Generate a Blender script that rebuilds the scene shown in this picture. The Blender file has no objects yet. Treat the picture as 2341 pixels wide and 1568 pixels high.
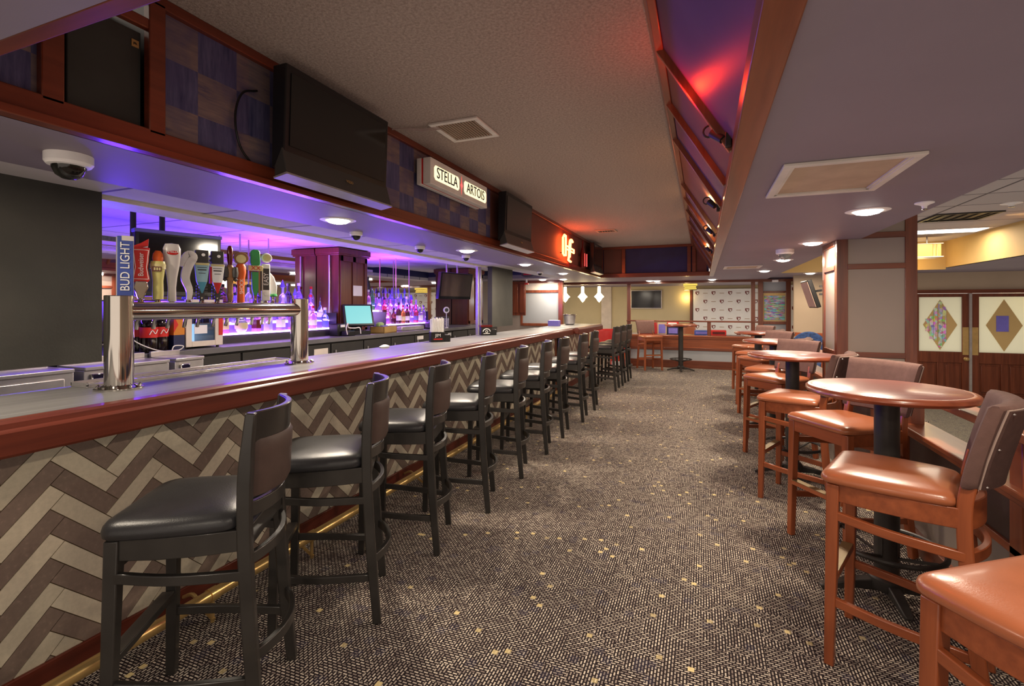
import bpy, bmesh, math, random
from mathutils import Vector, Matrix
R = random.Random(7)
SC = bpy.context.scene
COL = SC.collection
PI = math.pi

# ------------------------------------------------------------ materials
def lin(c):
    out = []
    for v in c[:3]:
        v = v / 255.0
        out.append(v / 12.92 if v <= 0.04045 else ((v + 0.055) / 1.055) ** 2.4)
    return (*out, 1.0)

def nt(name):
    m = bpy.data.materials.new(name)
    m.use_nodes = True
    t = m.node_tree
    return m, t, t.nodes['Principled BSDF']

def setp(b, **k):
    for n, v in k.items():
        b.inputs[n].default_value = v

def coords(t, scale=(1, 1, 1), kind='Object'):
    tc = t.nodes.new('ShaderNodeTexCoord')
    mp = t.nodes.new('ShaderNodeMapping')
    mp.inputs['Scale'].default_value = scale
    t.links.new(tc.outputs[kind], mp.inputs['Vector'])
    return mp.outputs['Vector']

def noise(t, vec, scale, detail=4, rough=.55):
    n = t.nodes.new('ShaderNodeTexNoise')
    n.inputs['Scale'].default_value = scale
    n.inputs['Detail'].default_value = detail
    n.inputs['Roughness'].default_value = rough
    t.links.new(vec, n.inputs['Vector'])
    return n.outputs['Fac']

def ramp(t, fac, stops):
    r = t.nodes.new('ShaderNodeValToRGB')
    el = r.color_ramp.elements
    while len(el) < len(stops):
        el.new(0.5)
    for e, (p, c) in zip(el, stops):
        e.position = p
        e.color = c
    t.links.new(fac, r.inputs['Fac'])
    return r.outputs['Color']

def mixc(t, fac, a, b, mode='MIX'):
    n = t.nodes.new('ShaderNodeMix')
    n.data_type = 'RGBA'
    n.blend_type = mode
    for s, v in ((n.inputs[0], fac), (n.inputs[6], a), (n.inputs[7], b)):
        if isinstance(v, bpy.types.NodeSocket):
            t.links.new(v, s)
        else:
            s.default_value = v
    return n.outputs[2]

def bump(t, b, fac, strength, dist=.01):
    n = t.nodes.new('ShaderNodeBump')
    n.inputs['Strength'].default_value = strength
    n.inputs['Distance'].default_value = dist
    t.links.new(fac, n.inputs['Height'])
    t.links.new(n.outputs['Normal'], b.inputs['Normal'])

def mat(name, c, rough=.5, metal=0., var=.12, vscale=6, coat=0., bmp=0., bscale=60, spec=.5, sheen=0.):
    """plain surface with a little procedural variation"""
    m, t, b = nt(name)
    v = coords(t)
    f = noise(t, v, vscale)
    c0 = lin(c)
    lo = tuple(x * (1 - var) for x in c0[:3]) + (1,)
    hi = tuple(min(1, x * (1 + var)) for x in c0[:3]) + (1,)
    col = ramp(t, f, [(.3, lo), (.7, hi)])
    t.links.new(col, b.inputs['Base Color'])
    setp(b, Roughness=rough, Metallic=metal)
    b.inputs['Specular IOR Level'].default_value = spec
    b.inputs['Coat Weight'].default_value = coat
    b.inputs['Coat Roughness'].default_value = .12
    if sheen:
        b.inputs['Sheen Weight'].default_value = sheen
    if bmp:
        bump(t, b, noise(t, v, bscale, 3), bmp, .004)
    return m

def wood(name, dark, light, axis=0, rough=.35, coat=.25):
    m, t, b = nt(name)
    s = [26, 26, 26]
    s[axis] = 1.6
    v = coords(t, tuple(s))
    f = noise(t, v, 1.0, 6, .6)
    f2 = noise(t, coords(t), 3.0, 2)
    col = ramp(t, f, [(.28, lin(dark)), (.72, lin(light))])
    col = mixc(t, f2, col, mixc(t, .35, col, lin(dark)), 'MIX')
    t.links.new(col, b.inputs['Base Color'])
    setp(b, Roughness=rough)
    b.inputs['Coat Weight'].default_value = coat
    b.inputs['Coat Roughness'].default_value = .15
    bump(t, b, f, .05, .003)
    return m

def emis(name, c, s, base=(200, 200, 200)):
    m, t, b = nt(name)
    setp(b, Roughness=.4)
    b.inputs['Base Color'].default_value = lin(base)
    b.inputs['Emission Color'].default_value = lin(c)
    b.inputs['Emission Strength'].default_value = s
    return m

def glass(name, c, rough=.03, trans=1.0, ior=1.45):
    m, t, b = nt(name)
    b.inputs['Base Color'].default_value = lin(c)
    setp(b, Roughness=rough, IOR=ior)
    b.inputs['Transmission Weight'].default_value = trans
    return m

M = {}
for ax, n in enumerate('xyz'):
    M['cherry_' + n] = wood('cherry_wood_' + n, (76, 33, 19), (118, 60, 37), ax)
    M['rail_' + n] = wood('bar_rail_wood_' + n, (76, 29, 18), (108, 46, 29), ax, .4, .14)
    M['stoolwood_' + n] = wood('honey_wood_' + n, (116, 56, 31), (160, 84, 47), ax, .34, .25)
    M['gold_' + n] = wood('fascia_wood_' + n, (92, 44, 28), (134, 74, 48), ax, .3, .4)
    M['fasc_' + n] = wood('fascia_cherry_' + n, (84, 34, 19), (118, 52, 31), ax, .34, .3)
M['black_lacquer'] = mat('black_lacquer', (38, 35, 32), .38, 0, .25, 9, .35)
M['black_vinyl'] = mat('black_vinyl', (38, 37, 38), .36, 0, .15, 20, 0, .12, 260)
M['brown_leather'] = mat('brown_leather', (66, 50, 44), .5, 0, .12, 14, 0, .1, 240)
M['caramel_vinyl'] = mat('caramel_vinyl', (152, 86, 54), .3, 0, .08, 8, .15, .08, 240)
M['taupe_fabric'] = mat('taupe_fabric', (98, 73, 66), .9, 0, .1, 30, 0, .3, 400, .2)
M['dark_fabric'] = mat('dark_brown_fabric', (70, 50, 45), .9, 0, .12, 40, 0, .35, 420, .2)
M['piping'] = mat('piping', (150, 128, 116), .6)
M['table_red'] = wood('table_wood', (112, 58, 50), (136, 78, 68), 0, .32, .2)
M['table_edge'] = wood('table_edge_wood', (116, 54, 34), (160, 84, 54), 0, .3, .3)
M['iron'] = mat('black_iron', (52, 48, 45), .45, .3, .2, 10)
M['black_plastic'] = mat('black_plastic', (22, 21, 21), .35)
M['matte_black'] = mat('matte_black_board', (50, 48, 43), .8, 0, .2, 4, 0, .2, 90)
M['screen'] = mat('dark_screen', (20, 19, 17), .12, 0, .05, 3, .2)
M['grey_plastic'] = mat('grey_plastic', (74, 68, 62), .45)
M['steel'] = mat('brushed_steel', (196, 190, 188), .34, .78, .1, 12)
M['chrome'] = mat('polished_chrome', (210, 205, 198), .09, 1., .03, 4)
M['brass'] = mat('brass', (226, 190, 124), .3, .8, .12, 8)
M['counter'] = None
M['back_top'] = mat('dark_grey_worktop', (92, 88, 88), .4)
M['tv_bar'] = mat('dark_speaker_plastic', (48, 44, 40), .4)
M['crest'] = mat('crest_print', (112, 38, 36), .6)
M['white_plastic'] = mat('white_plastic', (222, 212, 204), .4)
M['off_white'] = mat('off_white_paint', (196, 182, 168), .6)
M['grille_beige'] = mat('beige_grille', (168, 142, 118), .6)
M['paper'] = mat('paper', (214, 208, 206), .8, 0, .04)
M['soffit'] = mat('soffit_paint', (124, 110, 116), .55, 0, .05, 2, 0, .04, 120)
M['olive_wall'] = mat('olive_wall_paint', (186, 170, 134), .7, 0, .05, 2)
M['tan_wall'] = mat('tan_wall_paint', (184, 152, 98), .7, 0, .06, 2)
M['beige_wall'] = mat('beige_wall_paint', (170, 148, 122), .7, 0, .05, 2)
M['grey_panel'] = mat('grey_wall_panel', (130, 115, 104), .65, 0, .05, 1.5)
M['grey_lower'] = mat('grey_lower_panel', (146, 146, 146), .7, 0, .05, 1.5)
M['navy'] = mat('navy_paint', (44, 42, 74), .6, 0, .15, 4)
M['brown_panel'] = mat('brown_laminate', (98, 56, 46), .6, 0, .12, 3)
M['purple_panel'] = mat('purple_laminate', (72, 47, 70), .5, 0, .15, 3)
M['red_vinyl'] = mat('red_vinyl', (170, 36, 34), .35)
M['red'] = mat('red_paint', (186, 34, 30), .45)
M['white'] = mat('white_paint', (226, 222, 214), .5, 0, .03)
M['blue'] = mat('blue_print', (58, 74, 140), .5)
M['navy_print'] = mat('navy_print', (28, 32, 66), .5)
M['lav'] = mat('lavender_print', (108, 98, 170), .5)
M['orange'] = mat('orange_print', (212, 92, 34), .5)
M['amber'] = mat('amber_print', (186, 112, 32), .5)
M['green'] = mat('green_print', (52, 140, 78), .4)
M['teal'] = mat('teal_print', (62, 128, 148), .4)
M['skyteal'] = mat('pale_teal_print', (132, 164, 172), .45)
M['cream'] = mat('cream_print', (200, 186, 128), .45)
M['yellow'] = mat('yellow_print', (196, 186, 110), .4)
M['maroon'] = mat('maroon_lacquer', (84, 18, 16), .25)
M['tapbrown'] = mat('tap_wood', (138, 100, 66), .4)
M['dull_brass'] = mat('dull_brass', (128, 108, 72), .4, .6)
M['pearl'] = mat('pearl_grey', (196, 188, 180), .3)
M['charcoal'] = mat('charcoal', (58, 56, 54), .5)
M['dark_liquid'] = mat('dark_cola', (20, 10, 9), .1)
M['gold_text'] = mat('gold_text', (190, 150, 92), .35, .6)
M['green_cloth'] = mat('pale_green_note', (150, 176, 110), .7)
M['tan_box'] = mat('tan_wood_box', (150, 118, 66), .5)
M['dark_cabinet'] = mat('black_cabinet', (40, 37, 35), .5)
M['blue_cloth'] = mat('blue_patterned_cloth', (38, 62, 104), .8, 0, .5, 26)
M['lens'] = emis('downlight_lens', (255, 246, 232), 9)
M['lantern'] = emis('lantern_glass', (255, 214, 96), .85, (120, 100, 50))
M['pendant_glow'] = emis('pendant_glow', (255, 226, 170), 9)
M['strip_white'] = emis('fluorescent_panel', (255, 250, 235), 3.5)
M['shelf_glow'] = emis('lit_shelf_acrylic', (196, 150, 255), 9.0)
M['shelf_glow2'] = emis('lit_riser_acrylic', (92, 50, 235), .8, (90, 70, 160))
M['neon'] = emis('neon_tube', (255, 92, 38), 22)
M['neon_red'] = emis('neon_red_tube', (255, 40, 40), 1.5)
M['pos_screen'] = emis('till_screen', (140, 225, 225), .75, (20, 30, 34))
M['fridge_glow'] = emis('fridge_interior', (150, 205, 255), 1.1)
M['sign_glow'] = emis('sign_glow_face', (255, 232, 170), 1.15)
M['clear'] = glass('clear_glass', (238, 232, 245), .02)
M['clear_thin'] = glass('frosted_cover', (240, 238, 235), .12, .9)

def m_mirror():
    m, t, b = nt('mirror_glass')
    b.inputs['Base Color'].default_value = (.82, .82, .86, 1)
    setp(b, Roughness=.015, Metallic=1.)
    return m
M['mirror'] = m_mirror()

def m_counter():
    m, t, b = nt('grey_streaked_laminate')
    f = noise(t, coords(t, (46, 1.4, 46)), 1.0, 5, .6)
    col = ramp(t, f, [(.3, lin((88, 86, 84))), (.7, lin((121, 119, 117)))])
    t.links.new(col, b.inputs['Base Color'])
    setp(b, Roughness=.42)
    b.inputs['Specular IOR Level'].default_value = .35
    return m
M['counter'] = m_counter()

def m_carpet(name, dark, mid, light, gold, gp):
    m, t, b = nt(name)
    L = t.links
    tc = t.nodes.new('ShaderNodeTexCoord').outputs['Object']
    def brick(rotz, seedoff):
        mp = t.nodes.new('ShaderNodeMapping')
        mp.inputs['Rotation'].default_value = (0, 0, rotz)
        mp.inputs['Location'].default_value = (seedoff, seedoff * .7, 0)
        L.new(tc, mp.inputs['Vector'])
        bt = t.nodes.new('ShaderNodeTexBrick')
        bt.offset = .5
        setp(bt, Scale=1.0)
        bt.inputs['Brick Width'].default_value = .024
        bt.inputs['Row Height'].default_value = .0122
        bt.inputs['Mortar Size'].default_value = .0034
        bt.inputs['Mortar Smooth'].default_value = .15
        bt.inputs['Bias'].default_value = -.1
        bt.inputs['Color1'].default_value = lin(light)
        bt.inputs['Color2'].default_value = lin(mid)
        bt.inputs['Mortar'].default_value = lin(dark)
        L.new(mp.outputs['Vector'], bt.inputs['Vector'])
        return bt.outputs['Color']
    def cell(size):
        vm = t.nodes.new('ShaderNodeVectorMath')
        vm.operation = 'SCALE'
        vm.inputs['Scale'].default_value = 1 / size
        L.new(tc, vm.inputs[0])
        fl = t.nodes.new('ShaderNodeVectorMath')
        fl.operation = 'FLOOR'
        L.new(vm.outputs[0], fl.inputs[0])
        wn = t.nodes.new('ShaderNodeTexWhiteNoise')
        wn.noise_dimensions = '2D'
        L.new(fl.outputs[0], wn.inputs['Vector'])
        return wn
    def gt(sock, v):
        g = t.nodes.new('ShaderNodeMath')
        g.operation = 'GREATER_THAN'
        L.new(sock, g.inputs[0])
        g.inputs[1].default_value = v
        return g.outputs[0]
    w = cell(.0488)
    c = mixc(t, gt(w.outputs['Value'], .5), brick(0, 0), brick(PI / 2, .003))
    # dark navy flecks and gold squares
    c = mixc(t, gt(cell(.042).outputs['Value'], .95), c, mixc(t, .3, c, lin((50, 48, 68))))
    c = mixc(t, gt(cell(.0244).outputs['Value'], gp), c, mixc(t, cell(.11).outputs['Value'], mixc(t, .35, c, lin(gold)), lin(gold)))
    L.new(c, b.inputs['Base Color'])
    setp(b, Roughness=.95)
    b.inputs['Specular IOR Level'].default_value = .15
    bump(t, b, noise(t, tc, 160, 2), .25, .004)
    return m
M['carpet'] = m_carpet('woven_carpet', (38, 30, 31), (118, 102, 94), (206, 190, 170), (222, 198, 140), .9905)
M['carpet_low'] = m_carpet('grey_carpet', (84, 76, 66), (112, 104, 92), (150, 140, 124), (190, 180, 150), .999)

def m_popcorn():
    m, t, b = nt('popcorn_ceiling')
    v = coords(t)
    f = noise(t, v, 75, 5, .75)
    g = noise(t, v, 75, 4, .7)
    col = ramp(t, g, [(.35, lin((160, 136, 120))), (.65, lin((198, 172, 154)))])
    t.links.new(col, b.inputs['Base Color'])
    setp(b, Roughness=.95)
    bump(t, b, f, 1.0, .03)
    return m
M['popcorn'] = m_popcorn()

def m_patch():
    """wallpaper of alternating streaked blue and brown squares"""
    m, t, b = nt('patchwork_wallpaper')
    v = coords(t)
    n1 = noise(t, coords(t, (40, 40, 5)), 1.0, 5, .7)
    n2 = noise(t, coords(t, (5, 5, 40)), 1.0, 5, .7)
    n3 = noise(t, v, 5, 3)
    ch = t.nodes.new('ShaderNodeTexChecker')
    ch.inputs['Scale'].default_value = 1 / .185
    t.links.new(v, ch.inputs['Vector'])
    blue = ramp(t, n1, [(.3, lin((44, 43, 70))), (.7, lin((88, 80, 104)))])
    brown = ramp(t, n2, [(.3, lin((66, 58, 80))), (.42, lin((98, 80, 80))), (.7, lin((120, 96, 88)))])
    c = mixc(t, ch.outputs['Fac'], blue, brown)
    g = ramp(t, n3, [(.45, (0, 0, 0, 1)), (.62, (1, 1, 1, 1))])
    c = mixc(t, mixc(t, .55, (0, 0, 0, 1), g), c, lin((64, 56, 84)))
    t.links.new(c, b.inputs['Base Color'])
    setp(b, Roughness=.7)
    return m
M['patch'] = m_patch()

def m_tile(name, c, sp):
    m, t, b = nt(name)
    v = coords(t)
    at = t.nodes.new('ShaderNodeAttribute')
    at.attribute_name = 'tint'
    f = noise(t, v, 60, 3)
    g = noise(t, v, 4, 2)
    c0 = lin(c)
    col = ramp(t, f, [(.35, tuple(x * .9 for x in c0[:3]) + (1,)), (.6, c0), (.74, tuple(min(1, x * sp) for x in c0[:3]) + (1,))])
    col = mixc(t, 1.0, col, at.outputs['Color'], 'MULTIPLY')
    t.links.new(col, b.inputs['Base Color'])
    setp(b, Roughness=.38)
    return m
M['tile_light'] = m_tile('cream_wood_tile', (198, 184, 160), 1.03)
M['tile_dark'] = m_tile('brown_stone_tile', (126, 107, 95), 1.35)
M['grout'] = mat('grout', (96, 78, 58), .9)

def m_collage():
    m, t, b = nt('crowd_collage')
    v = coords(t, (14, 14, 60))
    vo = t.nodes.new('ShaderNodeTexVoronoi')
    vo.inputs['Scale'].default_value = 1.
    t.links.new(v, vo.inputs['Vector'])
    c = mixc(t, noise(t, coords(t, (30, 30, 90)), 1., 2), vo.outputs['Color'], lin((70, 72, 90)))
    h = mixc(t, .3, c, lin((70, 68, 84)))
    t.links.new(h, b.inputs['Base Color'])
    setp(b, Roughness=.3)
    return m
M['collage'] = m_collage()

def m_stain():
    m, t, b = nt('beaded_colour_glass')
    v = coords(t, (26, 26, 20))
    vo = t.nodes.new('ShaderNodeTexVoronoi')
    t.links.new(v, vo.inputs['Vector'])
    vo.inputs['Scale'].default_value = 1.
    c = mixc(t, .45, vo.outputs['Color'], lin((170, 150, 140)))
    t.links.new(c, b.inputs['Base Color'])
    setp(b, Roughness=.15)
    return m
M['stain'] = m_stain()

def m_frost():
    m, t, b = nt('frosted_door_glass')
    tr = t.nodes.new('ShaderNodeBsdfTranslucent')
    tr.inputs['Color'].default_value = lin((226, 224, 206))
    mx = t.nodes.new('ShaderNodeMixShader')
    mx.inputs[0].default_value = .6
    b.inputs['Base Color'].default_value = lin((206, 206, 188))
    setp(b, Roughness=.35)
    out = t.nodes['Material Output']
    t.links.new(b.outputs[0], mx.inputs[1])
    t.links.new(tr.outputs[0], mx.inputs[2])
    t.links.new(mx.outputs[0], out.inputs['Surface'])
    return m
M['frost'] = m_frost()

def m_damask():
    m, t, b = nt('damask_print')
    vo = t.nodes.new('ShaderNodeTexVoronoi')
    vo.feature = 'DISTANCE_TO_EDGE'
    vo.inputs['Scale'].default_value = 60
    t.links.new(coords(t), vo.inputs['Vector'])
    c = ramp(t, vo.outputs['Distance'], [(.12, lin((190, 180, 210))), (.2, lin((40, 28, 60)))])
    t.links.new(c, b.inputs['Base Color'])
    return m
M['damask'] = m_damask()

def m_tile_ceiling():
    m, t, b = nt('drop_ceiling_tile')
    bt = t.nodes.new('ShaderNodeTexBrick')
    bt.offset = 0
    for k, v in (('Brick Width', 1.2), ('Row Height', .6), ('Mortar Size', .012), ('Scale', 1.)):
        bt.inputs[k].default_value = v
    bt.inputs['Color1'].default_value = lin((176, 164, 158))
    bt.inputs['Color2'].default_value = lin((168, 156, 150))
    bt.inputs['Mortar'].default_value = lin((92, 84, 84))
    t.links.new(coords(t), bt.inputs['Vector'])
    t.links.new(bt.outputs['Color'], b.inputs['Base Color'])
    setp(b, Roughness=.85)
    return m
M['tile_ceil'] = m_tile_ceiling()

# ------------------------------------------------------------ mesh builder
def rotz(v, a):
    c, s = math.cos(a), math.sin(a)
    return (v[0] * c - v[1] * s, v[0] * s + v[1] * c, v[2])

class MB:
    def __init__(self):
        self.v, self.f, self.m, self.k = [], [], [], 0
    def add(self, vs, fs):
        o = len(self.v)
        self.v += [tuple(p) for p in vs]
        self.f += [tuple(i + o for i in f) for f in fs]
        self.m += [self.k] * len(fs)
        return self
    def mt(self, k):
        self.k = k
        return self
    def box(self, x0, x1, y0, y1, z0, z1):
        vs = [(x0, y0, z0), (x1, y0, z0), (x1, y1, z0), (x0, y1, z0), (x0, y0, z1), (x1, y0, z1), (x1, y1, z1), (x0, y1, z1)]
        return self.add(vs, [(0, 3, 2, 1), (4, 5, 6, 7), (0, 1, 5, 4), (1, 2, 6, 5), (2, 3, 7, 6), (3, 0, 4, 7)])
    def cbox(self, c, s, rz=0., mtx=None):
        h = [x / 2 for x in s]
        vs = []
        for dz in (-1, 1):
            for dx, dy in ((-1, -1), (1, -1), (1, 1), (-1, 1)):
                p = Vector((dx * h[0], dy * h[1], dz * h[2]))
                p = mtx @ p if mtx else Vector(rotz(p, rz))
                vs.append(p + Vector(c))
        return self.add(vs, [(0, 3, 2, 1), (4, 5, 6, 7), (0, 1, 5, 4), (1, 2, 6, 5), (2, 3, 7, 6), (3, 0, 4, 7)])
    def sweep(self, pts, a, b, up=(0, 0, 1), cap=True):
        """rectangular section swept along pts: a across, b along up"""
        pts = [Vector(p) for p in pts]
        n = len(pts)
        vs = []
        for i, p in enumerate(pts):
            T = (pts[min(i + 1, n - 1)] - pts[max(i - 1, 0)]).normalized()
            N = T.cross(Vector(up))
            if N.length < 1e-5:
                N = T.cross(Vector((0, 1, 0)))
            N.normalize()
            U = N.cross(T).normalized()
            aa = a[i] if isinstance(a, (list, tuple)) else a
            bb = b[i] if isinstance(b, (list, tuple)) else b
            for sx, sy in ((-1, -1), (1, -1), (1, 1), (-1, 1)):
                vs.append(p + N * sx * aa / 2 + U * sy * bb / 2)
        fs = []
        for i in range(n - 1):
            o = i * 4
            for j in range(4):
                k = (j + 1) % 4
                fs.append((o + j, o + k, o + 4 + k, o + 4 + j))
        if cap:
            fs += [(3, 2, 1, 0), tuple((n - 1) * 4 + j for j in range(4))]
        return self.add(vs, fs)
    def tube(self, pts, r, n=8, closed=False, cap=True):
        pts = [Vector(p) for p in pts]
        L = len(pts)
        vs = []
        N = None
        for i, p in enumerate(pts):
            if closed:
                T = (pts[(i + 1) % L] - pts[i - 1]).normalized()
            else:
                T = (pts[min(i + 1, L - 1)] - pts[max(i - 1, 0)]).normalized()
            if N is None:
                N = T.orthogonal().normalized()
            else:
                N = (N - T * N.dot(T)).normalized()
            B = T.cross(N)
            rr = r[i] if isinstance(r, (list, tuple)) else r
            for j in range(n):
                a = 2 * PI * j / n
                vs.append(p + (N * math.cos(a) + B * math.sin(a)) * rr)
        fs = []
        for i in range(L if closed else L - 1):
            o, q = i * n, ((i + 1) % L) * n
            for j in range(n):
                k = (j + 1) % n
                fs.append((o + j, o + k, q + k, q + j))
        if cap and not closed:
            fs += [tuple(reversed(range(n))), tuple((L - 1) * n + j for j in range(n))]
        return self.add(vs, fs)
    def cyl(self, p0, p1, r0, r1=None, n=16, cap=True):
        return self.tube([p0, p1], [r0, r0 if r1 is None else r1], n, cap=cap)
    def lathe(self, prof, c=(0, 0, 0), n=20, sx=1., sy=1.):
        vs, fs = [], []
        for r, z in prof:
            for j in range(n):
                a = 2 * PI * j / n
                vs.append((c[0] + r * sx * math.cos(a), c[1] + r * sy * math.sin(a), c[2] + z))
        for i in range(len(prof) - 1):
            for j in range(n):
                k = (j + 1) % n
                fs.append((i * n + j, i * n + k, (i + 1) * n + k, (i + 1) * n + j))
        if prof[0][0] > 1e-4:
            fs.append(tuple(reversed(range(n))))
        if prof[-1][0] > 1e-4:
            fs.append(tuple((len(prof) - 1) * n + j for j in range(n)))
        return self.add(vs, fs)
    def prism(self, poly, axis, a, b):
        """2-D outline extruded along an axis from a to b"""
        def P(u, v, w):
            return {'x': (w, u, v), 'y': (u, w, v), 'z': (u, v, w)}[axis]
        n = len(poly)
        vs = [P(u, v, a) for u, v in poly] + [P(u, v, b) for u, v in poly]
        fs = [tuple(range(n)), tuple(n + i for i in reversed(range(n)))]
        for i in range(n):
            j = (i + 1) % n
            fs.append((j, i, n + i, n + j))
        return self.add(vs, fs)
    def loft(self, rings, cap=True):
        n = len(rings[0])
        vs = [p for r in rings for p in r]
        fs = []
        for i in range(len(rings) - 1):
            for j in range(n):
                k = (j + 1) % n
                fs.append((i * n + j, i * n + k, (i + 1) * n + k, (i + 1) * n + j))
        if cap:
            fs += [tuple(reversed(range(n))), tuple((len(rings) - 1) * n + j for j in range(n))]
        return self.add(vs, fs)
    def build(self, name, mats, parent=None, bevel=0., smooth=35, world=True, fix=True):
        me = bpy.data.meshes.new(name)
        vs = self.v
        loc = Vector((0, 0, 0))
        if parent is None:
            xs, ys, zs = zip(*vs)
            loc = Vector(((min(xs) + max(xs)) / 2, (min(ys) + max(ys)) / 2, min(zs)))
            vs = [Vector(p) - loc for p in vs]
        elif world:
            inv = WM[parent.name].inverted()
            vs = [inv @ Vector(p) for p in vs]
        me.from_pydata(vs, [], self.f)
        if not isinstance(mats, (list, tuple)):
            mats = [mats]
        for q in mats:
            me.materials.append(M[q] if isinstance(q, str) else q)
        me.polygons.foreach_set('material_index', self.m)
        if fix:
            bm = bmesh.new()
            bm.from_mesh(me)
            bmesh.ops.recalc_face_normals(bm, faces=bm.faces)
            bm.to_mesh(me)
            bm.free()
        if smooth:
            me.polygons.foreach_set('use_smooth', [True] * len(me.polygons))
            me.set_sharp_from_angle(angle=math.radians(smooth))
        me.update()
        o = bpy.data.objects.new(name, me)
        COL.objects.link(o)
        if parent is None:
            o.location = loc
            WM[o.name] = Matrix.Translation(loc)
        else:
            o.parent = parent
            WM[o.name] = WM[parent.name]
        if bevel:
            b = o.modifiers.new('edge', 'BEVEL')
            b.width = bevel
            b.segments = 2
            b.limit_method = 'ANGLE'
            b.angle_limit = math.radians(40)
        return o

WM = {}
def tag(o, label, cat, group=None):
    o['label'] = label
    o['category'] = cat
    if group:
        o['group'] = group
    return o
def thing(name, label, cat, loc=(0, 0, 0), rz=0., group=None):
    o = bpy.data.objects.new(name, None)
    o.empty_display_size = .1
    COL.objects.link(o)
    o.location = loc
    o.rotation_euler = (0, 0, rz)
    WM[o.name] = Matrix.Translation(loc) @ Matrix.Rotation(rz, 4, 'Z')
    return tag(o, label, cat, group)
def struct(o):
    o['kind'] = 'structure'
    return o
KIDS = {}
def dup(root, loc, rz, label, group=None):
    r = root.copy()
    COL.objects.link(r)
    r.location = loc
    r.rotation_euler = (0, 0, rz)
    r['label'] = label
    if group:
        r['group'] = group
    def rec(a, b):
        for ch in a.children:
            c = ch.copy()
            COL.objects.link(c)
            c.parent = b
            rec(ch, c)
    rec(root, r)
    WM[r.name] = Matrix.Translation(loc) @ Matrix.Rotation(rz, 4, 'Z')
    return r
def spline(P, n=6):
    P = [Vector(p) for p in P]
    Q = [P[0] * 2 - P[1]] + P + [P[-1] * 2 - P[-2]]
    out = []
    for i in range(1, len(Q) - 2):
        a, b, c, d = Q[i - 1:i + 3]
        for k in range(n):
            t = k / n
            out.append(.5 * ((2 * b) + (c - a) * t + (2 * a - 5 * b + 4 * c - d) * t * t + (3 * b - a - 3 * c + d) * t ** 3))
    out.append(P[-1])
    return out
def lettering(name, body, size, m, parent, origin, right, up, ext=.002, sx=1., align='CENTER', shear=0.):
    """real raised lettering: text turned to a mesh, laid along right/up at origin"""
    cu = bpy.data.curves.new(name, 'FONT')
    cu.body = body
    cu.size = size
    cu.extrude = ext
    cu.align_x = align
    cu.align_y = 'CENTER'
    cu.shear = shear
    to = bpy.data.objects.new(name + '_src', cu)
    COL.objects.link(to)
    dg = bpy.context.evaluated_depsgraph_get()
    dg.update()
    me = bpy.data.meshes.new_from_object(to.evaluated_get(dg))
    bpy.data.objects.remove(to)
    bpy.data.curves.remove(cu)
    r, u = Vector(right).normalized(), Vector(up).normalized()
    n = r.cross(u)
    inv = WM[parent.name].inverted() if parent else Matrix()
    for v in me.vertices:
        p = Vector(origin) + r * v.co.x * sx + u * v.co.y + n * (v.co.z + ext)
        v.co = inv @ p
    me.materials.clear()
    me.materials.append(M[m])
    me.name = name
    o = bpy.data.objects.new(name, me)
    COL.objects.link(o)
    if parent:
        o.parent = parent
        WM[o.name] = WM[parent.name]
    return o
def light(name, kind, loc, power, color=(255, 240, 220), size=.1, rot=(0, 0, 0), parent=None, spot=None, blend=.5, shape='DISK', sy=None):
    l = bpy.data.lights.new(name, kind)
    l.energy = power
    l.color = lin(color)[:3]
    if kind == 'AREA':
        l.shape = shape
        l.size = size
        if sy:
            l.size_y = sy
    else:
        l.shadow_soft_size = size
    if kind == 'SPOT' and spot:
        l.spot_size = math.radians(spot)
        l.spot_blend = blend
    o = bpy.data.objects.new(name, l)
    COL.objects.link(o)
    o.rotation_euler = rot
    o.location = loc
    if parent:
        o.location = WM[parent.name].inverted() @ Vector(loc)
        o.parent = parent
    return o
# ------------------------------------------------------------ the room
def S(name, mb, m, **k):
    return struct(mb.build(name, m, **k))

S('floor', MB().box(-6, 1.2, -3, 15.2, -.06, 0), 'carpet', smooth=0)
S('floor_lower', MB().box(1.25, 8, -3, 11.4, -.42, -.35), 'carpet_low', smooth=0)
S('ceiling', MB().box(-2.05, -.17, .55, 10.2, 2.65, 2.72), 'popcorn', smooth=0)
sf = MB()
sf.box(-2.66, -2.02, -3, 11.95, 2.02, 2.1)
sf.box(-2.02, .12, -3, .585, 2.02, 2.1)
sf.box(-2.02, .12, 10.14, 11.95, 2.02, 2.1)
sf.box(.17, 1.28, -3, 11.95, 2.02, 2.1)
sf.box(.12, .17, -3, .585, 2.02, 2.1)
sf.box(.12, .17, 10.14, 11.95, 2.02, 2.1)
sf.box(1.28, 8, 9.78, 11.95, 2.05, 2.1)
sf.box(3.62, 8, -3, 9.78, 2.05, 2.1)
sf.box(-6, -2.66, 9.72, 11.95, 2.02, 2.1)
sf.box(-6, 2.4, 11.95, 15.2, 2.02, 2.1)
S('ceiling_soffit', sf, 'soffit', smooth=0)
bt = MB().box(-2.98, -2.66, -3, 9.72, 2.02, 2.08).box(-4.5, -3.21, -3, 7.45, 2.15, 2.2).box(-4.5, -3.45, 7.45, 9.0, 2.15, 2.2)
S('ceiling_back_bar', bt, 'tile_ceil', smooth=0)
S('ceiling_service', MB().box(-3.45, -2.98, 7.45, 9.72, 2.42, 2.48).box(-6, -3.45, 9.05, 9.72, 2.42, 2.48), 'navy', smooth=0)
S('ceiling_lower', MB().box(1.28, 3.6, -3, 9.75, 2.47, 2.53), 'tile_ceil', smooth=0)
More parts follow.
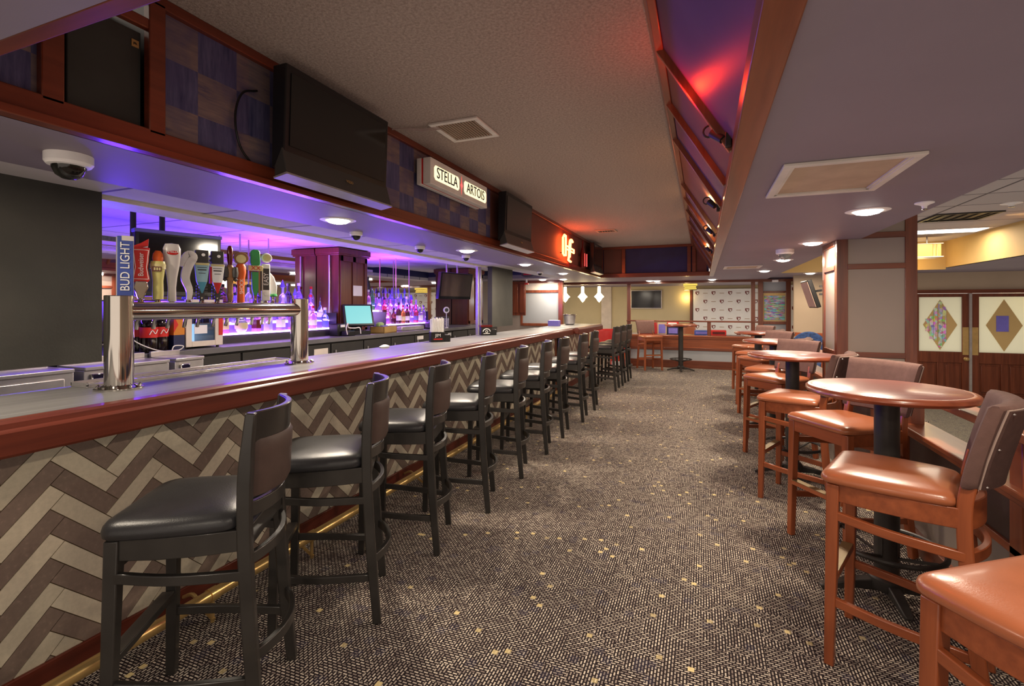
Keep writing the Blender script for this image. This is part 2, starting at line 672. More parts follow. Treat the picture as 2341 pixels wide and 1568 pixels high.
# closing faces between ceiling levels
S('wall_service', MB().box(-6, -2.66, 9.72, 9.78, 2.1, 2.48).box(-3.45, -2.98, 7.4, 7.45, 2.15, 2.48).box(-6, -3.45, 9.0, 9.05, 2.15, 2.48).box(-3.5, -3.45, 7.45, 9.05, 2.2, 2.48).box(-2.98, -2.9, 7.45, 9.72, 2.08, 2.48), 'navy', smooth=0)
S('wall_bulkhead', MB().box(3.6, 3.66, -3, 9.8, 2.05, 2.53).box(1.28, 3.6, 9.75, 9.8, 2.02, 2.53), 'tan_wall', smooth=0)
S('wall_ceiling_step', MB().box(1.24, 1.28, -3, 9.8, 2.1, 2.53), 'beige_wall', smooth=0)
S('wall_left', MB().box(-4.56, -4.46, -3, 9.6, 0, 2.2), 'navy', smooth=0)
S('wall_far', MB().box(-6, 2.4, 15, 15.1, 0, 2.1), 'olive_wall', smooth=0)
S('wall_stage_side', MB().box(2.1, 2.2, 12.1, 15, -.35, 2.1), 'olive_wall', smooth=0)
S('wall_right', MB().box(7.4, 7.5, -3, 11.3, -.42, 2.1), 'beige_wall', smooth=0)
S('wall_service_end', MB().box(-6, -5.9, 7.4, 15, 0, 2.1), 'olive_wall', smooth=0)
S('wall_pilaster', MB().box(-2.92, -2.62, 14.9, 15, 0, 2.02), 'off_white', smooth=0)
S('trim_chair_rail', MB().box(-5.9, -1.7, 14.96, 15, .58, .64), 'off_white', smooth=0)

# lower room: door wall
dw = MB().box(1.7, 7.4, 11.2, 11.3, 1.72, 2.06).box(1.7, 3.62, 11.2, 11.3, -.35, 1.72).box(5.5, 7.4, 11.2, 11.3, -.35, 1.72)
S('wall_doors', dw, 'beige_wall', smooth=0)

# ------------------------------------------------------------ fascia on the bar side of the recess
fz0, fz1 = 2.02, 2.65
pw = MB().box(-2.04, -2.012, .6, .93, 2.06, 2.65).box(-2.04, -2.012, 1.26, 4.5, 2.06, 2.65)
S('wall_fascia', pw, 'patch', smooth=0)
pw2 = MB().box(-2.04, -2.012, 4.5, 10.12, 2.06, 2.65)
S('wall_fascia_far', pw2, 'brown_panel', smooth=0)
S('wall_fascia_recess', MB().box(-2.34, -2.32, .9, 1.3, 2.06, 2.65).box(-2.32, -2.04, .9, .93, 2.06, 2.65).box(-2.32, -2.04, 1.26, 1.29, 2.06, 2.65).box(-2.32, -2.04, .93, 1.26, 2.06, 2.08), 'black_plastic', smooth=0)
t1 = MB()
t1.box(-2.02, -1.985, .585, 10.14, 2.045, 2.115)
t1.box(-2.03, -1.968, .585, 10.14, 2.02, 2.05)
t1.box(-2.02, -1.985, .585, 10.14, 2.605, 2.65)
t1.box(-2.02, -1.985, .9, .962, 2.1, 2.62)
t1.box(-2.02, -1.985, 1.228, 1.29, 2.1, 2.62)
t1.box(-2.02, -1.99, .95, 1.24, 2.50, 2.54)
t1.box(-2.02, -1.985, 10.06, 10.12, 2.1, 2.62)
S('trim_1', t1, 'fasc_y', bevel=.004)
t2 = MB().box(-2.0, .17, .585, .625, 2.02, 2.09).box(-2.0, -.1, .585, .615, 2.09, 2.65)
S('trim_2', t2, 'fasc_x', bevel=.004)
# far fascia
S('wall_fascia_end', MB().box(-2.0, .1, 10.13, 10.16, 2.06, 2.65), 'navy', smooth=0)
S('wall_fascia_end_panel', MB().box(-1.93, -1.56, 10.11, 10.13, 2.1, 2.62).box(-.2, .06, 10.11, 10.13, 2.1, 2.62), 'brown_panel', smooth=0)
t3 = MB().box(-2.0, .15, 10.06, 10.13, 2.02, 2.1).box(-2.0, -.17, 10.07, 10.13, 2.6, 2.65)
for x in (-1.98, -1.52, -.26, -.17):
    t3.box(x - .035, x + .035, 10.075, 10.13, 2.1, 2.6)
S('trim_3', t3, 'fasc_x', bevel=.004)
# sloped fascia on the aisle side
A, B = (.13, 2.12), (-.19, 2.64)
sl = Vector((B[0] - A[0], 0, B[1] - A[1]))
sn = Vector((-sl.z, 0, sl.x)).normalized()      # towards the recess
YD = [.6, 2.33, 2.97, 3.6, 4.93, 5.57, 6.28, 7.1, 7.95, 8.9, 10.1]
pa, pb = MB(), MB()
for i in range(len(YD) - 1):
    tgt = pa if i % 2 == 0 else pb
    tgt.prism([(A[0], A[1]), (B[0], B[1]), (B[0] + .02, B[1]), (A[0] + .02, A[1])], 'y', YD[i], YD[i + 1])
S('wall_slope', pa, 'purple_panel', smooth=0)
S('wall_slope_panel', pb, 'brown_panel', smooth=0)
t4 = MB()
for y in YD[1:-1]:
    p0 = Vector((A[0], y, A[1])) + sn * .014
    p1 = Vector((B[0], y, B[1])) + sn * .014
    t4.sweep([p0, p1], .034, .03, up=(0, 1, 0))
S('trim_4', t4, 'gold_z', bevel=.003)
t5 = MB().box(.115, .135, .6, 10.12, 2.05, 2.19).box(.105, .185, .585, 10.14, 2.008, 2.052).box(.135, .17, .6, 10.12, 2.05, 2.12)
t5.prism([(-.205, 2.6), (-.17, 2.6), (-.17, 2.65), (-.225, 2.65)], 'y', .6, 10.12)
S('trim_5', t5, 'gold_y', bevel=.004)

# header beam in front of the stage
S('trim_6', MB().box(-5.9, 1.95, 11.84, 11.95, 1.965, 2.02), 'cherry_x', smooth=0)

# panelled column
cx0, cx1, cy0, cy1 = 1.10, 1.68, 5.06, 5.62
S('wall_column', MB().box(cx0 + .01, cx1 - .01, cy0 + .01, cy1 - .01, -.35, 2.5), 'grey_panel', smooth=0)
t7 = MB()
for x in (cx0, cx1 - .085):
    for y in (cy0, cy1 - .085):
        t7.box(x, x + .085, y, y + .085, -.35, 2.5)
t7b = MB()
for z0, z1 in ((2.02, 2.07), (1.755, 1.8), (.985, 1.03), (-.35, -.2)):
    t7b.box(cx0 + .08, cx1 - .08, cy0 - .003, cy0 + .02, z0, z1)
    t7b.box(cx0 + .08, cx1 - .08, cy1 - .02, cy1 + .003, z0, z1)
t7c = MB()
for z0, z1 in ((1.97, 2.02), (1.755, 1.8), (.985, 1.03), (-.35, -.2)):
    t7c.box(cx0 - .003, cx0 + .02, cy0 + .08, cy1 - .08, z0, z1)
    t7c.box(cx1 - .02, cx1 + .003, cy0 + .08, cy1 - .08, z0, z1)
S('trim_7', t7, 'cherry_z', bevel=.003)
S('trim_8', t7b, 'cherry_x', bevel=.003)
S('trim_9', t7c, 'cherry_y', bevel=.003)

# doors of the lower room
def door(n, x0, x1, gx0, gx1, glassm):
    fr = MB()
    fr.box(x0, gx0, 11.17, 11.22, -.33, 1.66).box(gx1, x1, 11.17, 11.22, -.33, 1.66)
    fr.box(gx0, gx1, 11.17, 11.22, 1.6, 1.66).box(gx0, gx1, 11.17, 11.22, .4, .6).box(gx0, gx1, 11.17, 11.22, -.33, -.15)
    w = (gx1 - gx0)
    xm = (gx0 + gx1) / 2
    fr.box(xm - .05, xm + .05, 11.17, 11.22, -.15, .4)
    d = fr.build('door_%d' % n, 'cherry_z', bevel=.004)
    struct(d)
    pn = MB().box(gx0 + .03, xm - .08, 11.175, 11.21, -.11, .36).box(xm + .08, gx1 - .03, 11.175, 11.21, -.11, .36)
    pn.box(gx0, xm - .05, 11.19, 11.2, -.15, .4).box(xm + .05, gx1, 11.19, 11.2, -.15, .4)
    pn.build('door_panel', 'cherry_z', d, bevel=.008)
    MB().box(gx0, gx1, 11.19, 11.2, .6, 1.6).build('door_glass', 'frost', d, smooth=0)
    zc, hz, hx = 1.09, .46, .25
    dm = MB().prism([(xm - hx, zc), (xm, zc - hz), (xm + hx, zc), (xm, zc + hz)], 'y', 11.181, 11.189)
    dm.build('glass_diamond', glassm, d, smooth=0)
    return d, xm
d1, xm1 = door(1, 3.62, 4.46, 3.73, 4.36, 'tan_wall')
d2, xm2 = door(2, 4.49, 5.42, 4.6, 5.3, 'tan_wall')
sg = MB()
for i, (dx, z0, z1) in enumerate(((-.13, .83, 1.25), (-.07, .8, 1.4), (0, .68, 1.52), (.06, .78, 1.42), (-.19, .97, 1.2))):
    sg.box(xm1 + dx - .027, xm1 + dx + .027, 11.174, 11.181, z0, z1)
sg.build('beaded_glass_strips', 'stain', d1, smooth=0)
MB().box(xm2 - .11, xm2 + .06, 11.176, 11.181, .98, 1.26).build('posted_notice', 'lav', d2, smooth=0)
pp = MB().box(4.365, 4.45, 11.16, 11.17, .55, 1.05)
pp.build('push_plate', 'brass', d1)
MB().lathe([(.0, 0), (.03, .003), (.035, .012), (.015, .02), (.015, .04), (.03, .05), (.03, .065), (0, .075)], (0, 0, 0), 14).build('door_knob', 'brass', d1, world=False).matrix_local = Matrix.Translation((4.41 - d1.location.x, 11.17 - d1.location.y, .48 - d1.location.z)) @ Matrix.Rotation(PI / 2, 4, 'X')
MB().box(4.495, 4.585, 11.16, 11.17, .55, 1.05).build('push_plate', 'brass', d2)
S('trim_10', MB().box(4.455, 4.495, 11.15, 11.22, -.35, 1.72), 'steel')
S('trim_11', MB().box(3.5, 5.55, 11.14, 11.2, 1.665, 1.73).box(3.52, 3.62, 11.16, 11.2, -.35, 1.67), 'cherry_x')

# framed opening of the service window beyond the bar
w1 = MB()
w1.box(-3.95, -3.9, 10.55, 10.62, .98, 2.02).box(-3.03, -2.93, 10.52, 10.62, .98, 2.02)
w1.box(-3.95, -2.93, 10.55, 10.62, 1.96, 2.02).box(-3.9, -3.03, 10.56, 10.61, 1.74, 1.8).box(-3.9, -3.03, 10.52, 10.62, .98, 1.04)
w1 = struct(w1.build('window_1', 'gold_z', bevel=.004))
MB().box(-3.9, -3.03, 10.585, 10.6, 1.04, 1.74).build('window_pane', 'grey_lower', w1, smooth=0)
MB().box(-3.9, -3.03, 10.585, 10.6, 1.8, 1.96).build('window_pane', 'off_white', w1, smooth=0)
sh = MB().box(-4.3, -3.78, 10.42, 10.46, 1.22, 2.0)
for k in range(3):
    sh.box(-4.24 + k * .16, -4.12 + k * .16, 10.41, 10.43, 1.28, 1.94)
sh.build('window_shutter', 'cherry_z', w1, bevel=.004)
S('wall_service_back', MB().box(-6, -3.95, 10.56, 10.62, 0, 2.02).box(-3.95, -2.93, 10.56, 10.62, 0, .98), 'grey_panel', smooth=0)

# stage front window wall on the aisle side
w2 = MB()
w2.box(1.12, 1.22, 11.9, 12.0, 0, 2.02).box(1.66, 1.75, 11.9, 12.0, 0, 2.02)
w2.box(1.22, 1.66, 11.92, 11.98, 1.72, 1.76).box(1.22, 1.66, 11.9, 11.99, 1.04, 1.1)
w2 = struct(w2.build('window_2', 'cherry_z', bevel=.003))
MB().box(1.22, 1.66, 11.95, 11.96, 1.76, 1.96).build('window_pane', 'grey_lower', w2, smooth=0)
MB().box(1.22, 1.66, 11.95, 11.96, .1, 1.04).build('lower_panel', 'grey_lower', w2, smooth=0)
S('wall_stage_right', MB().box(1.75, 3.6, 12.2, 12.3, -.35, 2.05), 'olive_wall', smooth=0)
# ------------------------------------------------------------ bar counter
def clip(poly, axis, val, keep_less):
    out = []
    for i in range(len(poly)):
        a, b = poly[i], poly[(i + 1) % len(poly)]
        ia = (a[axis] <= val) == keep_less
        ib = (b[axis] <= val) == keep_less
        if ia:
            out.append(a)
        if ia != ib:
            t = (val - a[axis]) / (b[axis] - a[axis])
            out.append(tuple(a[k] + t * (b[k] - a[k]) for k in range(2)))
    return out

def herringbone(x, y0, y1, z0, z1, oy=1.242, oz=.668, L=.258, W=.0645, g=.0016):
    mb = MB()
    tint = []
    mb.mt(2).box(x - .03, x - .004, y0, y1, z0, z1)
    tint += [1.] * 6
    q = math.sqrt(.5)
    for j in range(-40, 60):
        for i in range(-60, 60):
            u0, v0 = i * W + j * L, i * W - j * L
            for (a0, a1, b0, b1) in ((u0, u0 + L, v0, v0 + W), (u0, u0 + W, v0 + W, v0 + W + L)):
                ym = oy - ((a0 + a1) / 2 - (b0 + b1) / 2) * q
                zm = oz + ((a0 + a1) / 2 + (b0 + b1) / 2) * q
                if not (y0 - .2 < ym < y1 + .2 and z0 - .2 < zm < z1 + .2):
                    continue
                c = [(a0 + g, b0 + g), (a1 - g, b0 + g), (a1 - g, b1 - g), (a0 + g, b1 - g)]
                poly = [(oy - (a - b) * q, oz + (a + b) * q) for a, b in c]
                for ax, val, less in ((0, y0, False), (0, y1, True), (1, z0, False), (1, z1, True)):
                    if poly:
                        poly = clip(poly, ax, val, less)
                if len(poly) < 3:
                    continue
                mb.mt(0 if i % 2 == 0 else 1).prism(poly, 'x', x - .005, x)
                t = R.uniform(.86, 1.06)
                tint += [t] * (len(poly) + 2)
    return mb, tint

def make_counter(label, xe, xi, y0, y1, group=None, oy=1.242):
    r = thing('bar_counter', label, 'bar counter', (xe - .4, (y0 + y1) / 2, 0))
    MB().box(xi, xe - .07, y0, y1, 1.035, 1.07).build('countertop', 'counter', r, bevel=.003)
    pr = [(xe - .09, 1.066), (xe - .085, 1.073), (xe - .036, 1.073), (xe - .022, 1.066), (xe - .014, 1.05), (xe - .006, 1.046), (xe, 1.04), (xe, .972), (xe - .008, .963), (xe - .07, .963), (xe - .075, 1.03)]
    mb = MB()
    mb.loft([[(a, y, b) for a, b in pr] for y in (y0, y1)])
    mb.build('edge_rail', 'rail_y', r, smooth=25)
    xt = xe - .3
    t, tint = herringbone(xt, y0, y1 - .06, .1, 1.04, oy)
    o = t.build('tiled_front', ['tile_light', 'tile_dark', 'grout'], r, smooth=0, fix=False)
    ca = o.data.color_attributes.new('tint', 'FLOAT_COLOR', 'CORNER')
    k = 0
    for p, tv in zip(o.data.polygons, tint):
        for li in p.loop_indices:
            ca.data[li].color = (tv, tv * .99, tv * .97, 1)
    MB().box(xt - .02, xt + .012, y0, y1, 0, .106).build('kick_board', 'rail_y', r, bevel=.004)
    MB().box(xi + .08, xt - .03, y0 + .01, y1 - .01, .02, 1.035).build('carcass', 'dark_cabinet', r)
    MB().box(xi + .08, xt + .02, y1 - .06, y1, 0, 1.035).build('end_panel', 'cherry_z', r, bevel=.004)
    return r
bar = make_counter('long bar counter with a cherry rail above a chevron tiled front', -1.98, -2.655, -1.3, 7.76)
bar2 = make_counter('short bar counter at the far end of the long bar, holding a steel ice bucket', -1.90, -2.62, 7.86, 9.85)
MB().box(-2.6, -1.91, 7.845, 7.87, .975, 1.06).build('return_rail', 'rail_x', bar2, bevel=.004)

fr = thing('foot_rail', 'brass foot rail running along the base of the bar', 'foot rail', (-2.07, 3.2, 0))
MB().cyl((-2.07, -1.2, .125), (-2.07, 7.7, .125), .026, n=14).build('rail_tube', 'brass', fr)
for y in (.35, 1.55, 2.15, 3.35, 4.55, 5.75, 6.95):
    b = MB().tube(spline([(-2.262, y, .07), (-2.2, y, .095), (-2.15, y, .06), (-2.1, y, .03), (-2.06, y, .012)], 4), .009, 7)
    b.tube([(-2.07, y - .02, .125), (-2.07, y + .02, .125)], .031, 12)
    b.tube([(-2.07, y, .1), (-2.07, y, .0)], .009, 7)
    b.build('bracket', 'brass', fr)

# ------------------------------------------------------------ beer tower and tap handles
tw = thing('beer_tower', 'polished steel beer tower with two columns and a crossbar on the bar', 'beer tower', (-2.38, 1.86, 1.07))
for n, y in (('column', 1.347), ('column', 2.368)):
    c = MB().lathe([(.0525, .0012), (.0525, .404), (.05, .407), (0, .407)], (-2.38, y, 1.07), 28)
    c = c.build('column', 'chrome', tw)
    MB().lathe([(.088, 0), (.088, .006), (.07, .01), (.06, .016), (.052, .018), (.0, .018)], (-2.38, y, 1.0705), 28).build('base_flange', 'chrome', c)
    bl = MB()
    for k in range(10):
        a = 2 * PI * k / 10
        bl.lathe([(.006, 0), (.006, .008), (0, .012)], (-2.38 + .076 * math.cos(a), y + .076 * math.sin(a), 1.078), 6)
    bl.build('bolt_ring', 'chrome', c)
MB().cyl((-2.38, 1.347, 1.408), (-2.38, 2.368, 1.408), .042, n=28).build('crossbar', 'chrome', tw)
TAPY = [1.425, 1.492, 1.57, 1.637, 1.722, 1.792, 1.88, 1.957, 2.026, 2.122, 2.196, 2.248]
TAPT = [1.75, 1.708, 1.70, 1.745, 1.712, 1.727, 1.73, 1.769, 1.752, 1.765, 1.76, 1.64]
for y in TAPY:
    f = MB().cyl((-2.385, y, 1.412), (-2.475, y, 1.412), .011, n=10).cyl((-2.475, y, 1.39), (-2.475, y, 1.432), .013, n=10)
    f.tube([(-2.475, y, 1.39), (-2.5, y, 1.36), (-2.51, y, 1.32)], .009, 8)
    f.build('faucet', 'chrome', tw)
tl = ['tall square blue tap handle with white lettering, above the tower column', 'red bow tie shaped tap handle with a chrome foot',
      'cream beer glass shaped tap handle with an orange cap', 'tall pearl vase shaped tap handle with a red crest',
      'white curved tap handle with a hooked head', 'teal wedge shaped tap handle with a black head',
      'red and white wedge shaped tap handle with a black head', 'carved brown tap handle with a maroon bulb on top',
      'orange tap handle with a brown round bottle cap head', 'green tap handle with a red XX plaque',
      'black and white striped tap handle with a round badge', 'short white blade shaped tap handle with a green collar']
ZB = 1.4335
HX = -2.475
def slab(mb, prof, t):
    """outline in x-z (half widths) extruded in y by thickness t"""
    p = [(w, z) for w, z in prof] + [(-w, z) for w, z in reversed(prof)]
    return mb.prism(p, 'y', -t / 2, t / 2)
def handle(i):
    y, H = TAPY[i], TAPT[i] - ZB
    t = thing('tap_handle', tl[i], 'tap handle', (HX, y, ZB), math.radians(64), 'tap handles on the beer tower')
    B = lambda mb, n, m, **k: mb.build(n, m, t, world=False, **k)
    fer = MB().lathe([(.01, 0), (.011, .02), (.008, .03), (.009, .045), (0, .045)], n=10)
    B(fer, 'ferrule', 'chrome')
    def txt(s, size, m, z, yf, vertical=True, sx=1.):
        mw = WM[t.name]
        up = mw.to_3x3() @ (Vector((-1, 0, 0)) if vertical else Vector((0, 0, 1)))
        rt = mw.to_3x3() @ (Vector((0, 0, 1)) if vertical else Vector((1, 0, 0)))
        lettering('lettering', s, size, m, t, mw @ Vector((0, yf, z)), rt, up, .0008, sx)
    if i == 0:
        B(MB().box(-.027, .027, -.018, .018, .03, H), 'handle', 'blue', bevel=.003)
        B(MB().box(-.0285, .0285, -.014, .014, .035, H - .004).box(-.012, .028, -.02, .02, H - .02, H + .002), 'steel_edge', 'pearl')
        txt('BUD LIGHT', .044, 'white', .178, -.0195)
    elif i == 1:
        B(slab(MB(), [(.017, .1), (.031, .12), (.024, .175), (.031, H)], .022), 'handle', 'red', bevel=.003)
        B(slab(MB(), [(.010, .03), (.017, .06), (.026, .085), (.02, .115)], .03), 'chrome_foot', 'chrome', bevel=.004)
        o = MB()
        for a, b in (((-.026, .125), (-.019, .18)), ((-.019, .18), (-.026, .262)), ((.026, .125), (.019, .18)), ((.019, .18), (.026, .262)), ((-.026, .125), (.026, .125)), ((-.026, .262), (.026, .262))):
            o.sweep([(a[0], -.012, a[1]), (b[0], -.012, b[1])], .002, .0016, up=(0, 1, 0))
        B(o, 'bow_tie_outline', 'white')
        txt('Budweiser', .026, 'white', .193, -.0125)
    elif i == 2:
        B(MB().lathe([(.02, .03), (.021, .06), (.02, .12), (.025, .17), (.029, .2), (.026, .215), (0, .215)], n=18), 'handle', 'yellow')
        B(MB().lathe([(.026, .205), (.03, .2), (.029, .185), (.0295, .178)], n=18), 'foam', 'cream')
        B(MB().lathe([(.018, .212), (.021, .23), (.018, .252), (.01, H), (0, H)], n=16), 'orange_cap', 'orange')
        B(MB().box(-.024, .01, -.031, -.024, .165, .188), 'badge', 'maroon')
        B(MB().box(-.018, -.012, -.0325, -.031, .17, .183).box(-.009, -.003, -.0325, -.031, .17, .183).box(0, .006, -.0325, -.031, .17, .183), 'badge_marks', 'cream')
    elif i == 3:
        B(MB().lathe([(.017, .02), (.016, .09), (.02, .14), (.029, .2), (.034, .25), (.034, .285), (.026, H - .004), (0, H)], n=22, sy=.7), 'handle', 'pearl')
        B(MB().lathe([(.0, 0), (.022, .002), (.02, .008), (0, .012)], (0, 0, 0), 16, 1., .5), 'crest', 'red').matrix_local = Matrix.Translation((0, -.021, .262)) @ Matrix.Rotation(PI / 2, 4, 'X')
        txt('STELLA', .013, 'white', .265, -.034, False)
    elif i == 4:
        P = spline([(0, 0, .03), (.002, 0, .08), (-.014, 0, .14), (-.004, 0, .2), (.016, 0, .25), (0, 0, H - .012), (-.02, 0, H - .04), (-.028, 0, .2)], 5)
        n = len(P)
        B(MB().sweep(P, [.018 + .02 * math.sin(PI * k / (n - 1)) for k in range(n)], .024, up=(0, 1, 0)), 'handle', 'pearl', bevel=.004)
        B(MB().lathe([(.009, .02), (.011, .09), (0, .095)], n=10), 'chrome_foot', 'chrome')
    elif i in (5, 6):
        cc = 'skyteal' if i == 5 else 'white'
        B(slab(MB(), [(.006, .075), (.022, .13), (.031, .225)], .02), 'handle', cc, bevel=.002)
        B(slab(MB(), [(.003, .066), (.0185, .125)], .022), 'point', 'teal' if i == 5 else 'red')
        B(MB().box(-.027, .027, -.014, .014, .228, H).box(-.034, -.02, -.012, .012, .24, .25).box(-.034, -.02, -.012, .012, .262, .272), 'head', 'charcoal', bevel=.003)
        B(MB().lathe([(0, 0), (.008, .001), (.008, .004), (0, .005)], n=10), 'eye', 'white').matrix_local = Matrix.Translation((.004, -.0145, .268)) @ Matrix.Rotation(PI / 2, 4, 'X')
        B(slab(MB(), [(.009, .02), (.012, .07), (.008, .095)], .016), 'foot', 'charcoal', bevel=.002)
        st = MB()
        for s in (-1, 1):
            for k in range(5):
                st.box(s * .017 - .006, s * .017 + .006, -.007, .007, .035 + k * .016, .044 + k * .016)
        B(st, 'side_ribs', 'charcoal')
        B(MB().box(-.028, .028, -.012, .012, .214, .226), 'name_band', 'cream')
        B(MB().box(-.02, .02, -.0108, -.01, .2, .203).box(-.018, .018, -.0108, -.01, .186, .192).box(-.014, .014, -.0108, -.01, .17, .173), 'print_lines', 'charcoal')
        if i == 6:
            B(MB().box(-.033, -.024, -.011, .011, .12, .21), 'red_side', 'red')
    elif i == 7:
        B(MB().lathe([(.009, .02), (.016, .05), (.017, .06), (.014, .075), (.015, .14), (.02, .15), (.014, .16), (.014, .2), (.018, .215), (.012, .228), (0, .23)], n=16), 'handle', 'tapbrown')
        cr = MB()
        for s in (-1, 1):
            cr.lathe([(0, -.034), (.014, -.026), (.017, 0), (.013, .03), (0, .036)], (s * .022, -.004, .185), 10)
            cr.lathe([(0, -.012), (.014, 0), (0, .014)], (s * .024, -.008, .145), 8)
        B(cr, 'carved_figures', 'charcoal')
        B(MB().lathe([(.008, .225), (.012, .25), (.0145, .29), (.013, .318), (.007, H), (0, H + .002)], n=16), 'bulb_top', 'maroon')
    elif i == 8:
        B(MB().lathe([(.018, .02), (.017, .1), (.02, .16), (.025, .19), (.024, .225), (.016, .24), (0, .242)], n=18, sy=.8), 'handle', 'orange')
        hd = MB().lathe([(0, -.012), (.034, -.01), (.037, 0), (.034, .01), (0, .012)], n=20)
        o = B(hd, 'head', 'tapbrown')
        o.matrix_local = Matrix.Translation((0, 0, .272)) @ Matrix.Rotation(PI / 2, 4, 'X')
        o = B(MB().lathe([(0, 0), (.024, .001), (.024, .003), (0, .004)], n=18), 'face_disc', 'cream')
        o.matrix_local = Matrix.Translation((-.002, -.0125, .268)) @ Matrix.Rotation(PI / 2, 4, 'X')
        txt('SHOCK', .026, 'white', .11, -.019)
    elif i == 9:
        B(slab(MB(), [(.008, .06), (.016, .1), (.018, .2)], .02), 'handle', 'green', bevel=.003)
        B(slab(MB(), [(.017, .235), (.024, .25), (.022, .32), (.012, H)], .024), 'head', 'green', bevel=.004)
        B(slab(MB(), [(.006, .02), (.009, .062)], .014), 'foot', 'tapbrown')
        B(MB().box(-.036, .036, -.013, .0, .206, .237), 'plaque', 'cream', bevel=.002)
        B(MB().box(.014, .022, -.01, .01, .07, .21), 'gold_side', 'tapbrown')
        txt('XX', .034, 'red', .221, -.0142, False)
    elif i == 10:
        B(MB().box(-.021, .021, -.01, .01, .03, .252), 'handle', 'white', bevel=.004)
        B(MB().box(-.016, .016, -.0112, -.009, .095, .225).box(-.03, -.021, -.008, .008, .09, .22), 'black_panel', 'charcoal')
        B(MB().lathe([(.012, 0), (.012, .004), (0, .005)], n=14), 'dot', 'white').matrix_local = Matrix.Translation((0, -.011, .072)) @ Matrix.Rotation(PI / 2, 4, 'X')
        o = B(MB().lathe([(0, -.008), (.026, -.007), (.029, 0), (.026, .007), (0, .008)], n=20), 'badge', 'white')
        o.matrix_local = Matrix.Translation((.004, 0, .29)) @ Matrix.Rotation(PI / 2, 4, 'X')
        o = B(MB().lathe([(.02, .0005), (.016, .001), (.0, .0012)], n=18), 'badge_face', 'cream')
        o.matrix_local = Matrix.Translation((.004, -.008, .29)) @ Matrix.Rotation(PI / 2, 4, 'X')
        txt('EASY', .034, 'white', .16, -.0118)
    else:
        B(MB().prism([(-.012, .07), (.02, .07), (.022, .12), (.006, H - .03), (-.018, H), (-.02, .14)], 'y', -.008, .008), 'handle', 'white', bevel=.004)
        B(MB().lathe([(.012, .055), (.024, .06), (.022, .07), (0, .072)], n=14), 'collar', 'green')
        B(MB().lathe([(.008, .03), (.009, .06), (0, .06)], n=10), 'chrome_foot', 'chrome')
for i in range(12):
    handle(i)
for o in list(COL.objects):
    if o.name.startswith('tap_handle'):
        o.scale = (1.1, 1.05, 1)
# red and white wing shaped topper standing on the second handle
tp = thing('tap_handle', 'red and white wing topped tap handle between the bow tie and cream handles', 'tap handle', (HX - .05, 1.528, ZB), math.radians(64), 'tap handles on the beer tower')
MB().prism([(-.05, .268), (.022, .25), (.026, .325), (-.004, .302), (-.046, .28)], 'y', -.006, .006).build('wing', 'red', tp, world=False, bevel=.002)
MB().prism([(-.04, .264), (.018, .243), (.022, .288)], 'y', -.01, .009).build('white_flash', 'white', tp, world=False)
MB().sweep([(.004, .008, .03), (.008, .008, .25)], .012, .012).build('stem', 'chrome', tp, world=False)

dt = thing('drip_tray', 'long steel drip tray along the inner edge of the bar by the tower', 'drip tray', (-2.56, 1.86, 1.07))
MB().box(-2.64, -2.52, 1.30, 2.42, 1.0705, 1.076).box(-2.64, -2.633, 1.30, 2.42, 1.076, 1.092).box(-2.527, -2.52, 1.30, 2.42, 1.076, 1.084).box(-2.64, -2.52, 1.30, 1.307, 1.076, 1.09).box(-2.64, -2.52, 2.413, 2.42, 1.076, 1.09).build('tray', 'steel', dt, bevel=.001)
gr = MB()
for k in range(28):
    gr.box(-2.63, -2.53, 1.32 + k * .039, 1.335 + k * .039, 1.076, 1.08)
gr.build('drain_grid', 'steel', dt)

# ------------------------------------------------------------ things on the bar
def napkin_caddy(loc, rz, label, straws, line1, line2, c2):
    t = thing('bar_caddy', label, 'bar caddy', loc, rz, 'napkin and straw caddies on the bar')
    B = lambda mb, n, m, **k: mb.build(n, m, t, world=False, **k)
    B(MB().box(-.07, .07, -.05, .05, 0, .008).box(-.07, .07, -.05, -.044, 0, .1).box(-.07, .07, .044, .05, 0, .1).box(-.07, -.064, -.05, .05, 0, .1).box(.064, .07, -.05, .05, 0, .1).box(.07, .13, -.045, .045, 0, .07), 'holder', 'black_plastic', bevel=.003)
    B(MB().box(-.06, .06, -.04, .04, .01, .085), 'napkins', 'brown_leather' if not straws else 'paper')
    mw = WM[t.name]
    rt, up = mw.to_3x3() @ Vector((1, 0, 0)), mw.to_3x3() @ Vector((0, 0, 1))
    if straws:
        lettering('lettering', line1, .045, 'white', t, mw @ Vector((0, -.0515, .065)), rt, up, .0008)
        B(MB().box(-.045, .045, -.0515, -.05, .022, .034), 'red_script_band', 'red')
    else:
        e = MB().tube([(.045 * math.cos(a), -.0515, .045 + .035 * math.sin(a)) for a in [PI * k / 10 for k in range(11)]], .005, 6)
        e.tube([(.014 * math.cos(a), -.0515, .045 + .014 * math.sin(a)) for a in [2 * PI * k / 12 for k in range(12)]], .003, 6, closed=True).box(-.04, .04, -.0525, -.05, .018, .024)
        B(e, 'arched_emblem', 'white')
    if straws:
        for k in range(30):
            x, y = -.056 + (k % 10) * .0125, -.034 + (k // 10) * .034
            B(MB().cyl((x, y, .012), (x + R.uniform(-.006, .006), y + R.uniform(-.004, .004), .235 + R.uniform(-.012, .012)), .0055, n=7), 'straw', 'white')
    else:
        B(MB().box(-.075, .075, -.055, .055, .1, .125), 'lid', 'maroon', bevel=.003)
    return t
napkin_caddy((-2.52, 4.31, 1.0705), math.radians(44), 'black bar caddy packed with tall white straws', True, 'JIM', 'cola', 'red')
napkin_caddy((-2.53, 5.52, 1.0705), math.radians(40), 'black bar caddy with a brown lid and white arched emblem', False, 'JACK', 'No. 7', 'white')
